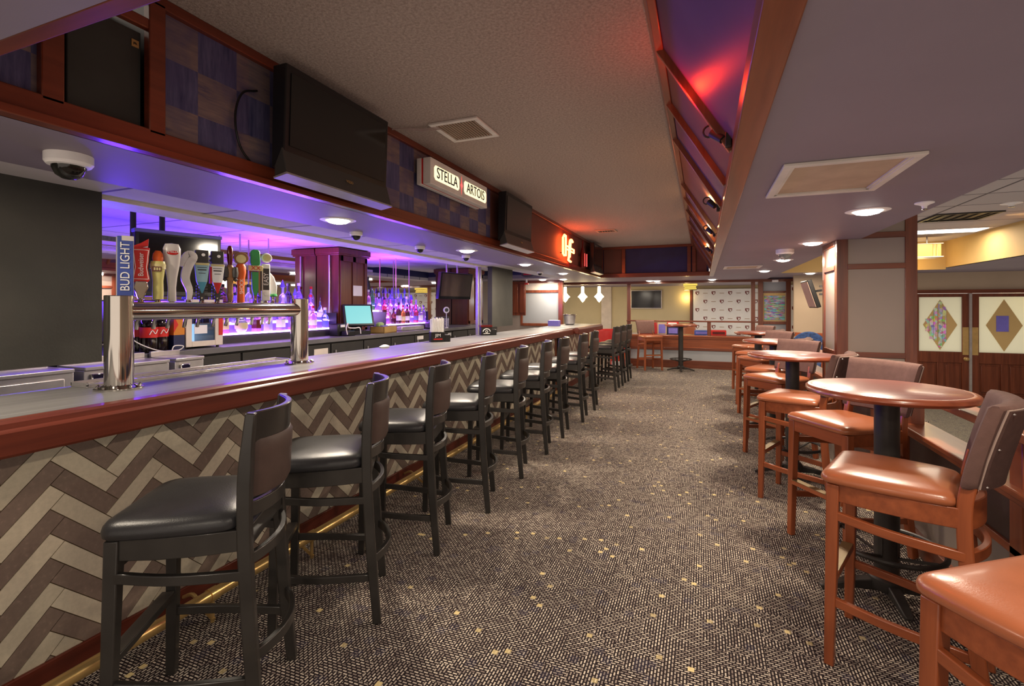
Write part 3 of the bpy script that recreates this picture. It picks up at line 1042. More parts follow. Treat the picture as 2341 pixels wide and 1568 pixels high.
bk = thing('ice_bucket', 'grey steel ice bucket on the short end counter', 'ice bucket', (-2.42, 9.2, 1.07))
MB().lathe([(.07, 0), (.1, .02), (.12, .19), (.126, .2), (.12, .205), (.11, .19), (.09, .03), (0, .02)], (-2.42, 9.2, 1.0705), 26).build('pail', 'steel', bk)
MB().lathe([(.122, 0), (.128, .004), (.128, .016), (.122, .02)], (-2.42, 9.2, 1.255), 26).build('rim', 'chrome', bk)
nb = thing('napkin_box', 'purple napkin box on the short end counter', 'box', (-2.6, 8.5, 1.07))
MB().box(-2.62, -2.42, 8.42, 8.55, 1.0705, 1.17).build('carton', 'lav', nb, bevel=.003)
MB().box(-2.61, -2.43, 8.43, 8.54, 1.17, 1.178).build('top_napkin', 'white', nb)
rag = thing('bar_rag', 'crumpled pale cloth on the inner edge of the bar', 'cloth', (-2.62, 3.55, 1.07))
MB().lathe([(.0, .0), (.045, .0), (.05, .008), (.03, .018), (.012, .024), (0, .02)], (-2.60, 3.55, 1.0705), 9, .7, 1.3).build('cloth', 'white', rag)

# ------------------------------------------------------------ back bar
bc = thing('back_counter', 'grey topped back counter with black cabinet doors under the mirror', 'counter', (-4.1, 4.6, 0))
MB().box(-4.44, -3.75, 1.9, 8.85, 1.04, 1.085).build('worktop', 'back_top', bc, bevel=.003)
MB().box(-4.44, -3.8, 1.92, 8.83, .1, 1.04).build('carcass', 'dark_cabinet', bc)
MB().box(-4.4, -3.86, 1.95, 8.8, 0, .1).build('plinth', 'black_plastic', bc)
ys = [2.55, 3.1, 3.65, 4.2, 4.75, 5.3, 5.85, 6.4, 6.95, 7.5, 8.1, 8.8]
for k in range(11):
    d = MB().box(-3.8, -3.775, ys[k] + .012, ys[k + 1] - .012, .12, 1.02).build('door', 'dark_cabinet', bc, bevel=.004)
    MB().cyl((-3.76, ys[k] + .06, .8), (-3.76, ys[k] + .06, .95), .008, n=8).build('handle', 'steel', d)
for k, (y, z, w, hh) in enumerate(((4.05, .93, .2, .1), (4.05, .83, .2, .08), (5.99, .98, .16, .05), (6.5, .98, .12, .06), (6.85, .98, .1, .05))):
    MB().box(-3.776, -3.771, y - w / 2, y + w / 2, z - hh / 2, z + hh / 2).build('label_plate', ['off_white', 'grey_plastic', 'pearl', 'pearl', 'pearl'][k], bc)
def underbar(y0, y1, label, basin):
    t = thing('underbar_unit', label, 'underbar unit', (-3.6, (y0 + y1) / 2, 0))
    MB().box(-3.72, -3.46, y0, y1, .72, 1.04).box(-3.74, -3.45, y0, y1, 1.04, 1.062).build('body', 'steel', t, bevel=.004)
    MB().box(-3.74, -3.72, y0, y1, 1.062, 1.10).build('backsplash', 'steel', t, bevel=.003)
    for y in (y0 + .04, y1 - .04):
        MB().cyl((-3.5, y, 0), (-3.5, y, .72), .018, n=10).build('leg', 'steel', t)
        MB().cyl((-3.68, y, 0), (-3.68, y, .72), .018, n=10).build('leg', 'steel', t)
    if basin:
        MB().box(-3.455, -3.445, y0 + .05, y1 - .05, .82, 1.01).build('front_panel', 'steel', t, bevel=.01)
        MB().tube(spline([(-3.66, (y0 + y1) / 2, 1.06), (-3.66, (y0 + y1) / 2, 1.11), (-3.6, (y0 + y1) / 2, 1.12), (-3.55, (y0 + y1) / 2, 1.09)], 5), .01, 8).build('spout', 'chrome', t)
    else:
        MB().box(-3.47, -3.44, y0 + .03, y0 + .1, .86, 1.02).build('bottle_opener', 'chrome', t, bevel=.006)
underbar(-.2, 1.72, 'long brushed steel underbar sink beneath the black hanging board', True)
underbar(1.77, 2.27, 'brushed steel ice bin behind the beer tower', False)
underbar(2.31, 2.52, 'narrow brushed steel drainer beside the black cabinet doors', False)

# black boards hanging from the bar ceiling
hb = MB().box(-2.97, -2.9, -2.5, 1.562, 1.145, 2.02).build('hanging_board', 'matte_black', smooth=0)
tag(hb, 'large flat black board hanging from the ceiling at the near end of the bar', 'board', 'black boards at the ends of the back bar')
hb2 = MB().box(-2.97, -2.9, 6.557, 7.38, 1.12, 2.02).build('hanging_board', 'matte_black', smooth=0)
tag(hb2, 'narrow flat black board hanging beyond the back bar television', 'board', 'black boards at the ends of the back bar')
st = thing('shutter_track', 'slotted metal track standing by the narrow black board', 'track', (-3.03, 6.36, 0))
MB().box(-3.06, -3.02, 6.33, 6.38, 0, 2.0).box(-3.06, -3.02, 6.42, 6.45, 0, 2.0).build('upright', 'steel', st, bevel=.003)
hd = MB()
for k in range(40):
    hd.box(-3.06, -3.03, 6.36, 6.365, 1.15 + k * .02, 1.16 + k * .02)
hd.build('slot_row', 'black_plastic', st)
tk = MB().box(-3.21, -2.98, -2.9, 7.4, 2.0, 2.1)
for k in range(4):
    tk.box(-3.215 - .006 * k, -3.21, -2.9, 7.4, 2.002 + k * .012, 2.01 + k * .012)
struct(tk.build('trim_12', 'off_white', bevel=.004))

mir = MB().box(-4.46, -4.445, .0, 8.14, 1.085, 2.15).build('wall_mirror', 'mirror', smooth=0)
tag(mir, 'long wall mirror behind the bottles of the back bar', 'mirror')

def pillar(y0, y1, n):
    p = MB().box(-4.44, -4.1, y0, y1, 1.085, 2.15).box(-4.44, -4.07, y0 - .03, y1 + .03, 2.07, 2.14).box(-4.44, -4.08, y0 - .02, y1 + .02, 2.05, 2.075)
    o = struct(p.build('wall_pillar_%d' % n, 'cherry_z', bevel=.005))
    q = MB()
    w = (y1 - y0)
    for a, b in ((y0 + .02, y0 + .07), (y0 + w / 2 - .03, y0 + w / 2 + .03), (y1 - .07, y1 - .02)):
        q.box(-4.1, -4.085, a, b, 1.1, 2.05)
    q.box(-4.1, -4.085, y0 + .02, y1 - .02, 1.98, 2.05).box(-4.1, -4.085, y0 + .02, y1 - .02, 1.1, 1.16)
    q.build('panel_frame', 'cherry_z', o, bevel=.004)
pillar(4.69, 5.23, 1)
pillar(8.15, 8.8, 2)
pn = MB().box(-4.083, -4.08, 4.93, 5.1, 1.56, 1.69).build('paper_note', 'paper', smooth=0)
tag(pn, 'small white paper note pinned to the wooden pillar', 'note')
cd = MB().tube([(-4.22, 4.665, 2.05), (-4.22, 4.665, 1.1)], .01, 8).build('conduit', 'steel')
tag(cd, 'thin metal conduit on the side of the wooden pillar', 'conduit')

def lit_shelf(y0, y1, label):
    t = thing('lit_shelf', label, 'shelf', (-4.25, (y0 + y1) / 2, 1.085), 0, 'stepped glowing bottle shelves')
    MB().box(-4.43, -4.085, y0, y1, 1.0855, 1.163).build('plinth', 'dark_cabinet', t)
    for k, (x0, x1, z) in enumerate(((-4.20, -4.07, 1.175), (-4.31, -4.20, 1.265), (-4.43, -4.31, 1.365))):
        a = MB().box(x0, x1, y0, y1, z - .012, z).build('glowing_step', 'shelf_glow', t)
        if k:
            MB().box(x1 - .01, x1 - .004, y0, y1, z - .09, z - .012).build('riser', 'shelf_glow2', a)
    for e in (y0 - .006, y1):
        MB().box(-4.43, -4.09, e, e + .006, 1.163, 1.35).build('end_plate', 'black_plastic', t)
lit_shelf(2.98, 4.64, 'stepped bottle shelf glowing violet, on the tap tower side of the pillar')
lit_shelf(5.62, 6.72, 'stepped bottle shelf glowing violet, beyond the wooden pillar')
us = MB().box(-4.43, -4.2, 5.26, 5.6, 1.355, 1.375).box(-4.43, -4.40, 5.26, 5.6, 1.2, 1.355).build('wall_shelf', 'shelf_glow')
tag(us, 'short glowing wall shelf between the till screen and the pillar', 'shelf')
for y, lab in ((3.512, 'first'), (3.853, 'second')):
    tag(MB().cyl((-4.3, y, 2.15), (-4.3, y, 1.66), .008, n=8).build('hanging_rod', 'steel'), '%s thin steel rod hung above the bottles on the tap side of the pillar' % lab, 'rod', 'thin hanging rods above the bottles')
for y, lab in ((6.15, 'first'), (6.5, 'second')):
    tag(MB().cyl((-4.3, y, 2.15), (-4.3, y, 1.5), .008, n=8).build('hanging_rod', 'steel'), '%s thin steel rod hung above the bottles beyond the pillar' % lab, 'rod', 'thin hanging rods above the bottles')
# ------------------------------------------------------------ bottles
def bot_prof(kind, h, r):
    if kind == 'round':
        return [(r * .9, 0), (r, .01), (r, h * .55), (r * .85, h * .64), (r * .36, h * .74), (r * .34, h * .93), (r * .4, h * .94), (r * .4, h * .97), (0, h * .97)]
    if kind == 'square':
        return [(r * .95, 0), (r, .008), (r, h * .62), (r * .8, h * .68), (r * .34, h * .72), (r * .34, h * .9), (0, h * .9)]
    if kind == 'globe':
        return [(r * .5, 0), (r * .9, h * .08), (r * 1.15, h * .25), (r * 1.0, h * .42), (r * .5, h * .54), (r * .34, h * .62), (r * .34, h * .92), (0, h * .92)]
    if kind == 'flare':
        return [(r * .8, 0), (r * .75, h * .1), (r, h * .5), (r * .8, h * .6), (r * .35, h * .7), (r * .33, h * .92), (0, h * .92)]
    return [(r, 0), (r, h * .45), (r * .75, h * .6), (r * .3, h * .78), (r * .3, h * .94), (0, h * .94)]
GC = {'clear': (246, 240, 255), 'amber': (196, 120, 50), 'red': (240, 80, 110), 'green': (90, 170, 90), 'blue': (150, 160, 250), 'pink': (255, 170, 220), 'dark': (96, 44, 44), 'violet': (205, 165, 255)}
for k, v in GC.items():
    M['g_' + k] = glass('bottle_glass_' + k, v, .08, .72)
LABC = {'white': 'paper', 'cream': 'cream', 'black': 'charcoal', 'maroon': 'maroon', 'lilac': 'lav', 'none': None}
def bottle(x, y, z, kind, col, lab, h, r, cap, label, name='bottle'):
    t = thing(name, label, 'bottle', (x, y, z), R.uniform(0, 6), 'liquor bottles on the glowing shelves')
    n = 4 if kind == 'square' else 16
    pr = bot_prof(kind, h, r)
    if kind == 'square':
        mb = MB().lathe(pr[:4], n=4).lathe(pr[3:], n=12)
    else:
        mb = MB().lathe(pr, n=16)
    mb.build('glass_body', 'g_' + col, t, world=False, smooth=30)
    zt = pr[-1][1]
    if cap == 'cone':
        MB().lathe([(r * .75, zt - .004), (r * .7, zt), (.004, zt + .075), (0, zt + .076)], n=14).build('cone_cap', 'lav', t, world=False)
    elif cap == 'spout':
        MB().cyl((0, 0, zt), (0, 0, zt + .012), .011, n=8).cyl((0, 0, zt + .012), (.008, 0, zt + .05), .004, n=6).build('pour_spout', 'chrome', t, world=False)
    else:
        MB().lathe([(r * .42, zt - .012), (r * .42, zt + .018), (0, zt + .02)], n=12).build('cap', {'red': 'red', 'black': 'black_plastic', 'gold': 'brass', 'white': 'white'}[cap], t, world=False)
    if LABC[lab]:
        k = .74 if n == 4 else 1.
        q = MB()
        if n == 4:
            q.lathe([(r * 1.015, h * .14), (r * 1.015, h * .46)], n=4)
        else:
            q.lathe([(r * (1.02 if kind != 'globe' else 1.12), h * .16), (r * (1.02 if kind != 'globe' else 1.17), h * .28), (r * (1.02 if kind != 'globe' else 1.1), h * .4)], n=16)
        q.build('paper_label', LABC[lab], t, world=False)
ORD = ['first', 'second', 'third', 'fourth', 'fifth', 'sixth', 'seventh', 'eighth', 'ninth', 'tenth']
TIER = ['lowest', 'middle', 'highest']
SIDE = ['on its tap side', 'on its far side']
# (side, tier): list of (y, kind, glass, label band, height, radius, cap); counted away from the pillar
rows = {
    (0, 0): [(4.50, 'flare', 'blue', 'none', .24, .042, 'white'), (4.31, 'round', 'pink', 'white', .25, .042, 'red'), (4.02, 'square', 'pink', 'lilac', .22, .05, 'black'), (3.86, 'square', 'violet', 'white', .25, .045, 'white'), (3.70, 'square', 'clear', 'none', .27, .042, 'gold'), (3.56, 'square', 'pink', 'maroon', .26, .042, 'red'), (3.39, 'globe', 'clear', 'cream', .24, .05, 'gold'), (3.215, 'square', 'pink', 'cream', .28, .045, 'black'), (3.08, 'round', 'violet', 'lilac', .26, .038, 'spout')],
    (0, 1): [(4.55, 'tall', 'blue', 'white', .23, .035, 'spout'), (4.4, 'round', 'violet', 'white', .29, .04, 'red'), (4.17, 'round', 'violet', 'none', .3, .036, 'cone'), (4.0, 'tall', 'clear', 'lilac', .29, .038, 'white'), (3.78, 'round', 'red', 'white', .28, .037, 'black'), (3.6, 'square', 'violet', 'white', .26, .045, 'spout'), (3.42, 'round', 'blue', 'lilac', .29, .036, 'black'), (3.24, 'tall', 'clear', 'white', .3, .036, 'spout'), (3.08, 'round', 'pink', 'none', .28, .036, 'gold')],
    (0, 2): [(4.52, 'round', 'violet', 'none', .29, .04, 'red'), (4.33, 'flare', 'violet', 'none', .34, .046, 'white'), (4.1, 'round', 'clear', 'lilac', .29, .042, 'cone'), (3.9, 'round', 'violet', 'none', .26, .04, 'cone'), (3.66, 'round', 'clear', 'white', .28, .036, 'black'), (3.5, 'round', 'pink', 'maroon', .28, .036, 'black'), (3.3, 'round', 'dark', 'lilac', .27, .036, 'spout'), (3.12, 'tall', 'blue', 'white', .29, .036, 'black')],
    (1, 0): [(5.72, 'square', 'pink', 'none', .25, .05, 'spout'), (5.86, 'round', 'dark', 'none', .22, .036, 'black'), (5.98, 'round', 'dark', 'white', .30, .04, 'black'), (6.09, 'round', 'amber', 'cream', .26, .038, 'red'), (6.2, 'round', 'dark', 'white', .27, .04, 'black'), (6.32, 'flare', 'violet', 'none', .3, .036, 'white'), (6.44, 'round', 'red', 'lilac', .27, .038, 'red'), (6.56, 'square', 'violet', 'white', .25, .042, 'spout'), (6.66, 'round', 'violet', 'none', .26, .034, 'black')],
    (1, 1): [(5.68, 'round', 'violet', 'white', .29, .036, 'black'), (5.81, 'round', 'red', 'maroon', .28, .04, 'black'), (5.95, 'round', 'pink', 'white', .28, .036, 'cone'), (6.08, 'round', 'violet', 'none', .28, .036, 'spout'), (6.22, 'tall', 'clear', 'white', .3, .036, 'cone'), (6.36, 'flare', 'clear', 'none', .32, .04, 'white'), (6.5, 'round', 'red', 'none', .28, .038, 'cone'), (6.63, 'round', 'violet', 'lilac', .27, .036, 'spout')],
    (1, 2): [(5.67, 'round', 'violet', 'white', .27, .036, 'cone'), (5.82, 'round', 'clear', 'none', .28, .036, 'black'), (5.98, 'round', 'pink', 'lilac', .27, .038, 'cone'), (6.14, 'round', 'violet', 'none', .28, .036, 'cone'), (6.3, 'round', 'clear', 'white', .28, .038, 'cone'), (6.47, 'round', 'blue', 'none', .28, .036, 'cone'), (6.62, 'round', 'violet', 'lilac', .26, .036, 'spout')],
}
KN = {'round': 'round', 'square': 'square', 'globe': 'globe shaped', 'flare': 'flared', 'tall': 'tapering'}
XT = [-4.135, -4.255, -4.365]
ZT = [1.1755, 1.2655, 1.3655]
for (s, tr), lst in rows.items():
    for k, (y, kind, g, lb, h, r, cap) in enumerate(lst):
        bottle(XT[tr], y, ZT[tr], kind, g, lb, h, r, cap, '%s %s bottle, %s from the pillar on the %s step %s' % (g, KN[kind], ORD[k], TIER[tr], SIDE[s]))
for k, (y, g, lb, h) in enumerate(((5.3, 'green', 'none', .25), (5.38, 'blue', 'white', .26), (5.455, 'pink', 'white', .27), (5.54, 'green', 'none', .29))):
    bottle(-4.26, y, 1.3755, 'round', g, lb, h, .034, 'spout' if k != 2 else 'white', '%s bottle, %s from the pillar on the short wall shelf above the till' % (g, ORD[k]))

# ------------------------------------------------------------ things on the back counter
ZC = 1.0855
def soda(y, x, label, k):
    t = thing('soda_bottle', label, 'bottle', (x, y, ZC), 0, 'large cola bottles by the small fridge')
    pr = [(.045, 0), (.055, .012), (.056, .1), (.053, .11), (.053, .19), (.056, .2), (.05, .235), (.02, .285), (.015, .3), (.015, .315), (0, .316)]
    MB().lathe(pr, n=18).build('body', 'dark_liquid', t, world=False)
    MB().lathe([(.0565, .112), (.0568, .188)], n=18).build('wrap_label', 'red', t, world=False)
    MB().lathe([(.018, .3), (.018, .325), (0, .326)], n=12).build('cap', 'red' if k else 'white', t, world=False)
    MB().tube(spline([(.058, -.03, .135), (.059, -.01, .165), (.059, .01, .14), (.058, .028, .17)], 4), .003, 5).build('ribbon_mark', 'white', t, world=False)
soda(2.37, -3.84, 'cola bottle with red wrap standing nearest the tower column', 0)
soda(2.475, -3.88, 'cola bottle with red wrap standing next to the orange carton', 1)
soda(2.43, -4.02, 'cola bottle standing behind the other two cola bottles', 1)
ct = thing('drink_carton', 'upright carton with an orange top and dark blue base by the small fridge', 'carton', (-3.88, 2.575, ZC))
MB().box(-3.94, -3.82, 2.54, 2.625, ZC, ZC + .12).build('lower_half', 'navy_print', ct)
MB().box(-3.94, -3.82, 2.54, 2.625, ZC + .12, ZC + .28).build('upper_half', 'amber', ct)
MB().prism([(2.54, ZC + .14), (2.575, ZC + .2), (2.54, ZC + .27)], 'x', -3.82, -3.818).build('red_flash', 'red', ct)
fg = thing('mini_fridge', 'small counter top fridge with a lit glass door', 'fridge', (-3.98, 2.81, ZC))
MB().box(-4.2, -3.86, 2.65, 2.665, ZC + .015, ZC + .40).box(-4.2, -3.86, 2.955, 2.97, ZC + .015, ZC + .40).box(-4.2, -3.86, 2.65, 2.97, ZC + .385, ZC + .40).box(-4.2, -3.86, 2.65, 2.97, ZC + .015, ZC + .03).box(-4.2, -4.18, 2.65, 2.97, ZC + .015, ZC + .4).build('cabinet', 'off_white', fg, bevel=.004)
MB().box(-4.18, -4.17, 2.67, 2.95, ZC + .03, ZC + .385).build('lit_back', 'fridge_glow', fg)
MB().box(-4.17, -3.88, 2.667, 2.953, ZC + .2, ZC + .206).build('inner_shelf', 'steel', fg)
dr = MB().box(-3.86, -3.84, 2.65, 2.7, ZC + .015, ZC + .4).box(-3.86, -3.84, 2.90, 2.97, ZC + .015, ZC + .4).box(-3.86, -3.84, 2.7, 2.90, ZC + .015, ZC + .06).box(-3.86, -3.84, 2.7, 2.90, ZC + .36, ZC + .4).build('door_frame', 'off_white', fg, bevel=.003)
MB().box(-3.855, -3.85, 2.7, 2.9, ZC + .06, ZC + .36).build('door_glass', 'clear', dr)
MB().box(-3.84, -3.837, 2.93, 2.968, ZC + .1, ZC + .36).build('red_sticker', 'red', dr)
MB().box(-3.845, -3.842, 2.72, 2.83, ZC + .12, ZC + .19).build('door_notice', 'paper', dr)
for k in range(6):
    MB().lathe([(.026, 0), (.026, .1), (.018, .115), (0, .116)], (-4.0 + (k // 3) * .07, 2.72 + (k % 3) * .08, ZC + .206), 12).build('can', ['teal', 'white', 'lav'][k % 3], fg)
for a in (2.67, 2.95):
    MB().cyl((-3.88, a, ZC), (-3.88, a, ZC + .016), .012, n=8).build('foot', 'black_plastic', fg)
wc = MB().tube(spline([(-3.80, 2.18, ZC + .16), (-3.78, 2.26, ZC + .08), (-3.77, 2.38, ZC + .02), (-3.77, 2.47, ZC + .006), (-3.78, 2.56, ZC + .008), (-3.77, 2.58, ZC + .035), (-3.78, 2.52, ZC + .04), (-3.78, 2.5, ZC + .008)], 6), .004, 6).build('cable', 'white_plastic')
tag(wc, 'thin white cable looping along the back counter edge', 'cable')

po = thing('till', 'till with a glowing tilted touch screen in front of the wooden pillar', 'till', (-3.93, 4.84, ZC), math.radians(-34))
mt = Matrix.Rotation(math.radians(62), 3, 'Y') 
tilt = Matrix.Rotation(math.radians(24), 3, 'Y').to_3x3()
MB().box(-.13, .05, -.14, .14, 0, .05).box(-.1, -.04, -.06, .06, .05, .2).build('stand', 'black_plastic', po, world=False, bevel=.006)
mx = Matrix.Rotation(math.radians(-22), 3, 'Y')
MB().cbox((.0, 0, .235), (.03, .36, .28), mtx=mx).build('screen_housing', 'black_plastic', po, world=False, bevel=.006)
MB().cbox((.016, 0, .242), (.006, .31, .23), mtx=mx).build('display', 'pos_screen', po, world=False)
bx = thing('wooden_tray', 'small tan wooden tray of slips beside the till', 'tray', (-3.88, 5.28, ZC), math.radians(8))
MB().box(-.1, .1, -.17, .17, 0, .012).box(.088, .1, -.17, .17, 0, .085).box(-.1, -.088, -.17, .17, 0, .085).box(-.1, .1, -.17, -.158, 0, .085).box(-.1, .1, .158, .17, 0, .085).build('tray', 'tan_box', bx, world=False)
MB().box(-.08, .06, -.14, .0, .06, .1).build('slips', 'lav', bx, world=False)
MB().lathe([(0, 0), (.05, .01), (.055, .04), (.03, .06), (0, .06)], (.0, -.1, .08), 9).build('green_slip', 'green_cloth', bx, world=False)
cr = thing('card_reader', 'dark card reader with a pale coiled cord in front of the till', 'card reader', (-3.83, 4.55, ZC))
MB().box(-3.9, -3.79, 4.5, 4.62, ZC, ZC + .06).build('body', 'black_plastic', cr, bevel=.01)
MB().tube(spline([(-3.8, 4.49, ZC + .02), (-3.79, 4.46, ZC + .1), (-3.8, 4.5, ZC + .15), (-3.82, 4.53, ZC + .1), (-3.79, 4.6, ZC + .09), (-3.78, 4.68, ZC + .09), (-3.78, 4.7, ZC + .02)], 6), .006, 6).build('cord', 'white_plastic', cr)
bp = thing('receipt_printer', 'dark receipt printer between the card reader and the till', 'printer', (-4.02, 4.6, ZC))
MB().box(-4.045, -3.91, 4.46, 4.60, ZC, ZC + .14).build('case', 'black_plastic', bp, bevel=.012)
MB().box(-3.91, -3.9, 4.5, 4.57, ZC + .1, ZC + .13).build('paper_slip', 'paper', bp)
sr = MB().box(-4.0, -3.9, 5.72, 6.3, ZC, ZC + .06).build('speed_rail', 'steel', bevel=.01)
tag(sr, 'low brushed steel rail in front of the far glowing shelf', 'rail')
for k, (y, lab) in enumerate(((6.74, 'damask print mug nearer the glowing shelf'), (6.92, 'damask print mug nearer the shutter track'))):
    t = thing('storage_tin', lab.replace('mug', 'tin'), 'tin', (-3.9, y, ZC), 0, 'damask print tins on the back counter')
    MB().lathe([(.062, 0), (.066, .01), (.07, .16), (.066, .17), (0, .17)], n=20).build('body', 'damask', t, world=False)
    MB().lathe([(.071, .15), (.073, .155), (.071, .175), (0, .18)], n=20).build('lid', 'charcoal', t, world=False)
gl = thing('glass_rack', 'dark tumbler rack beside the damask tins', 'rack', (-3.92, 6.5, ZC))
MB().box(-3.98, -3.86, 6.42, 6.6, ZC, ZC + .02).build('base', 'black_plastic', gl)
for k in range(4):
    MB().lathe([(.025, 0), (.03, .11), (.028, .11), (.023, .006), (0, .006)], (-3.95 + .06 * (k % 2), 6.46 + .09 * (k // 2), ZC + .02), 14).build('tumbler', 'g_violet', gl)
ss = thing('table_sign', 'round white sign on a thin stick beside the damask tins', 'sign', (-3.79, 6.78, ZC))
MB().lathe([(.03, 0), (.03, .008), (.006, .012), (.006, .24), (0, .24)], (-3.79, 6.78, ZC), 10).build('stem', 'white', ss)
o = MB().lathe([(0, -.006), (.048, -.006), (.052, 0), (.048, .006), (0, .006)], n=20).build('disc', 'white', ss, world=False)
o.matrix_local = Matrix.Translation((0, 0, .285)) @ Matrix.Rotation(PI / 2, 4, 'X') @ Matrix.Rotation(math.radians(50), 4, 'Y')
o = MB().lathe([(0, -.0075), (.03, -.0075), (.03, .0075), (0, .0075)], n=20).build('disc_mark', 'charcoal', ss, world=False)
o.matrix_local = Matrix.Translation((0, 0, .285)) @ Matrix.Rotation(PI / 2, 4, 'X') @ Matrix.Rotation(math.radians(50), 4, 'Y')

# ------------------------------------------------------------ televisions
def wall_tv(y0, y1, label):
    t = thing('wall_tv', label, 'television', (-1.9, (y0 + y1) / 2, 2.05), 0, 'televisions on the fascia above the bar')
    MB().prism([(-1.93, 2.1), (-1.86, 2.08), (-1.85, 2.18), (-1.835, 2.585), (-1.92, 2.585)], 'y', y0, y1).build('case', 'black_plastic', t, bevel=.006)
    MB().prism([(-1.849, 2.2), (-1.837, 2.545), (-1.832, 2.545), (-1.844, 2.2)], 'y', y0 + .03, y1 - .03).build('screen', 'screen', t, smooth=0)
    sp = MB().prism([(-1.855, 2.185), (-1.82, 2.06), (-1.90, 2.045), (-1.9, 2.1)], 'y', y0 - .01, y1 + .01).build('speaker_bar', 'tv_bar', t, bevel=.004)
    MB().prism([(-1.82, 2.062), (-1.815, 2.052), (-1.90, 2.038), (-1.90, 2.046)], 'y', y0 - .015, y1 + .015).build('bottom_trim', 'steel', sp)
    lettering('lettering', 'VIZIO', .022, 'gold_text', t, (-1.832, (y0 + y1) / 2 + .04, 2.12), (0, 1, 0), (-.27, 0, .96), .0008)
    MB().box(-2.015, -1.925, (y0 + y1) / 2 - .15, (y0 + y1) / 2 + .15, 2.2, 2.45).build('wall_mount', 'iron', t)
    MB().box(-1.95, -1.86, y0 + .06, y0 + .3, 2.585, 2.59).box(-1.95, -1.86, y0 + .42, y1 - .1, 2.585, 2.59).build('top_vent', 'grey_plastic', t)
wall_tv(1.745, 2.545, 'big dark television on the fascia next to the loudspeaker')
wall_tv(4.50, 5.30, 'dark television on the fascia beyond the glowing beer sign')
wall_tv(8.72, 9.5, 'dark television at the far end of the bar fascia')
cb = MB().tube(spline([(-2.005, 1.73, 2.47), (-1.995, 1.64, 2.42), (-1.99, 1.60, 2.3), (-1.995, 1.63, 2.17), (-2.0, 1.72, 2.09)], 6), .005, 7).build('television_cable', 'black_plastic')
tag(cb, 'black cable curving out beside the big fascia television', 'cable')

tv = thing('hanging_tv', 'dark television hung from two poles behind the beer taps', 'television', (-3.55, 2.40, 1.5), math.radians(-16))
B = lambda mb, n, m, **k: mb.build(n, m, tv, world=False, **k)
B(MB().box(-.04, .03, -.27, .27, 0, .46), 'case', 'black_plastic', bevel=.006)
B(MB().box(.03, .033, -.245, .245, .035, .43), 'screen', 'screen', smooth=0)
B(MB().box(-.04, .036, -.275, .275, .44, .465), 'top_edge', 'lav', bevel=.004)
for y in (-.26, -.09):
    B(MB().cyl((-.05, y, .3), (-.05, y, .645), .018, n=10).lathe([(.045, 0), (.045, .03), (0, .03)], (-.05, y, .62), 12), 'ceiling_pole', 'iron')
tv2 = thing('hanging_tv', 'small dark television angled towards the aisle beside the narrow black board', 'television', (-3.55, 6.62, 1.55), math.radians(-14))
B = lambda mb, n, m, **k: mb.build(n, m, tv2, world=False, **k)
mx = Matrix.Rotation(math.radians(8), 3, 'Y')
B(MB().cbox((0, 0, .19), (.06, .72, .4), mtx=mx), 'case', 'black_plastic', bevel=.006)
B(MB().cbox((.032, 0, .2), (.004, .66, .34), mtx=mx), 'screen', 'brown_leather', smooth=0)
for y in (-.12, .12):
    B(MB().cyl((-.06, y, .1), (-.06, y, .60), .014, n=8), 'ceiling_pole', 'steel')
B(MB().box(-.07, -.03, -.2, .2, .12, .28), 'mount_plate', 'iron')

# loudspeaker in the fascia recess
sp = thing('loudspeaker', 'black loudspeaker set in the timber recess of the fascia', 'loudspeaker', (-2.16, 1.1, 2.085))
MB().box(-2.3, -2.04, .968, 1.222, 2.085, 2.49).build('cabinet', 'black_plastic', sp, bevel=.006)
MB().box(-2.04, -2.022, .985, 1.22, 2.095, 2.485).build('front_grille', 'matte_black', sp, bevel=.004)
pl = MB().box(-2.022, -2.018, 1.185, 1.21, 2.42, 2.447).build('name_plate', 'gold_text', sp)
lettering('lettering', 'JBL', .011, 'black_plastic', pl, (-2.0175, 1.1975, 2.433), (0, 1, 0), (0, 0, 1), .0005)

# glowing beer sign
sg = thing('beer_sign', 'cream light box sign with navy letters and a red star between two fascia televisions', 'sign', (-1.93, 3.6, 2.33))
MB().box(-1.93, -1.865, 3.1, 4.1, 2.335, 2.53).build('face_box', 'off_white', sg, bevel=.004)
MB().box(-1.945, -1.93, 3.105, 4.095, 2.34, 2.525).build('red_seam', 'red', sg)
MB().box(-1.985, -1.945, 3.1, 4.1, 2.335, 2.53).build('back_box', 'off_white', sg, bevel=.004)
MB().box(-2.015, -1.985, 3.2, 3.3, 2.36, 2.5).box(-2.015, -1.985, 3.9, 4.0, 2.36, 2.5).build('wall_bracket', 'iron', sg)
def halo(mb, y0, y1, z0, z1, x):
    c = [(y0, z0 + .02), (y0 + .02, z0), (y1 - .02, z0), (y1, z0 + .02), (y1, z1 - .02), (y1 - .02, z1), (y0 + .02, z1), (y0, z1 - .02)]
    mb.prism(c, 'x', x, x + .002)
hl = MB()
halo(hl, 3.15, 3.55, 2.375, 2.485, -1.866)
halo(hl, 3.635, 4.08, 2.375, 2.485, -1.866)
hl.build('lit_letter_field', 'sign_glow', sg)
lettering('lettering', 'STELLA', .118, 'navy_print', sg, (-1.863, 3.35, 2.43), (0, 1, 0), (0, 0, 1), .0015, .88)
lettering('lettering', 'ARTOIS', .118, 'navy_print', sg, (-1.863, 3.857, 2.43), (0, 1, 0), (0, 0, 1), .0015, .88)
so = MB()
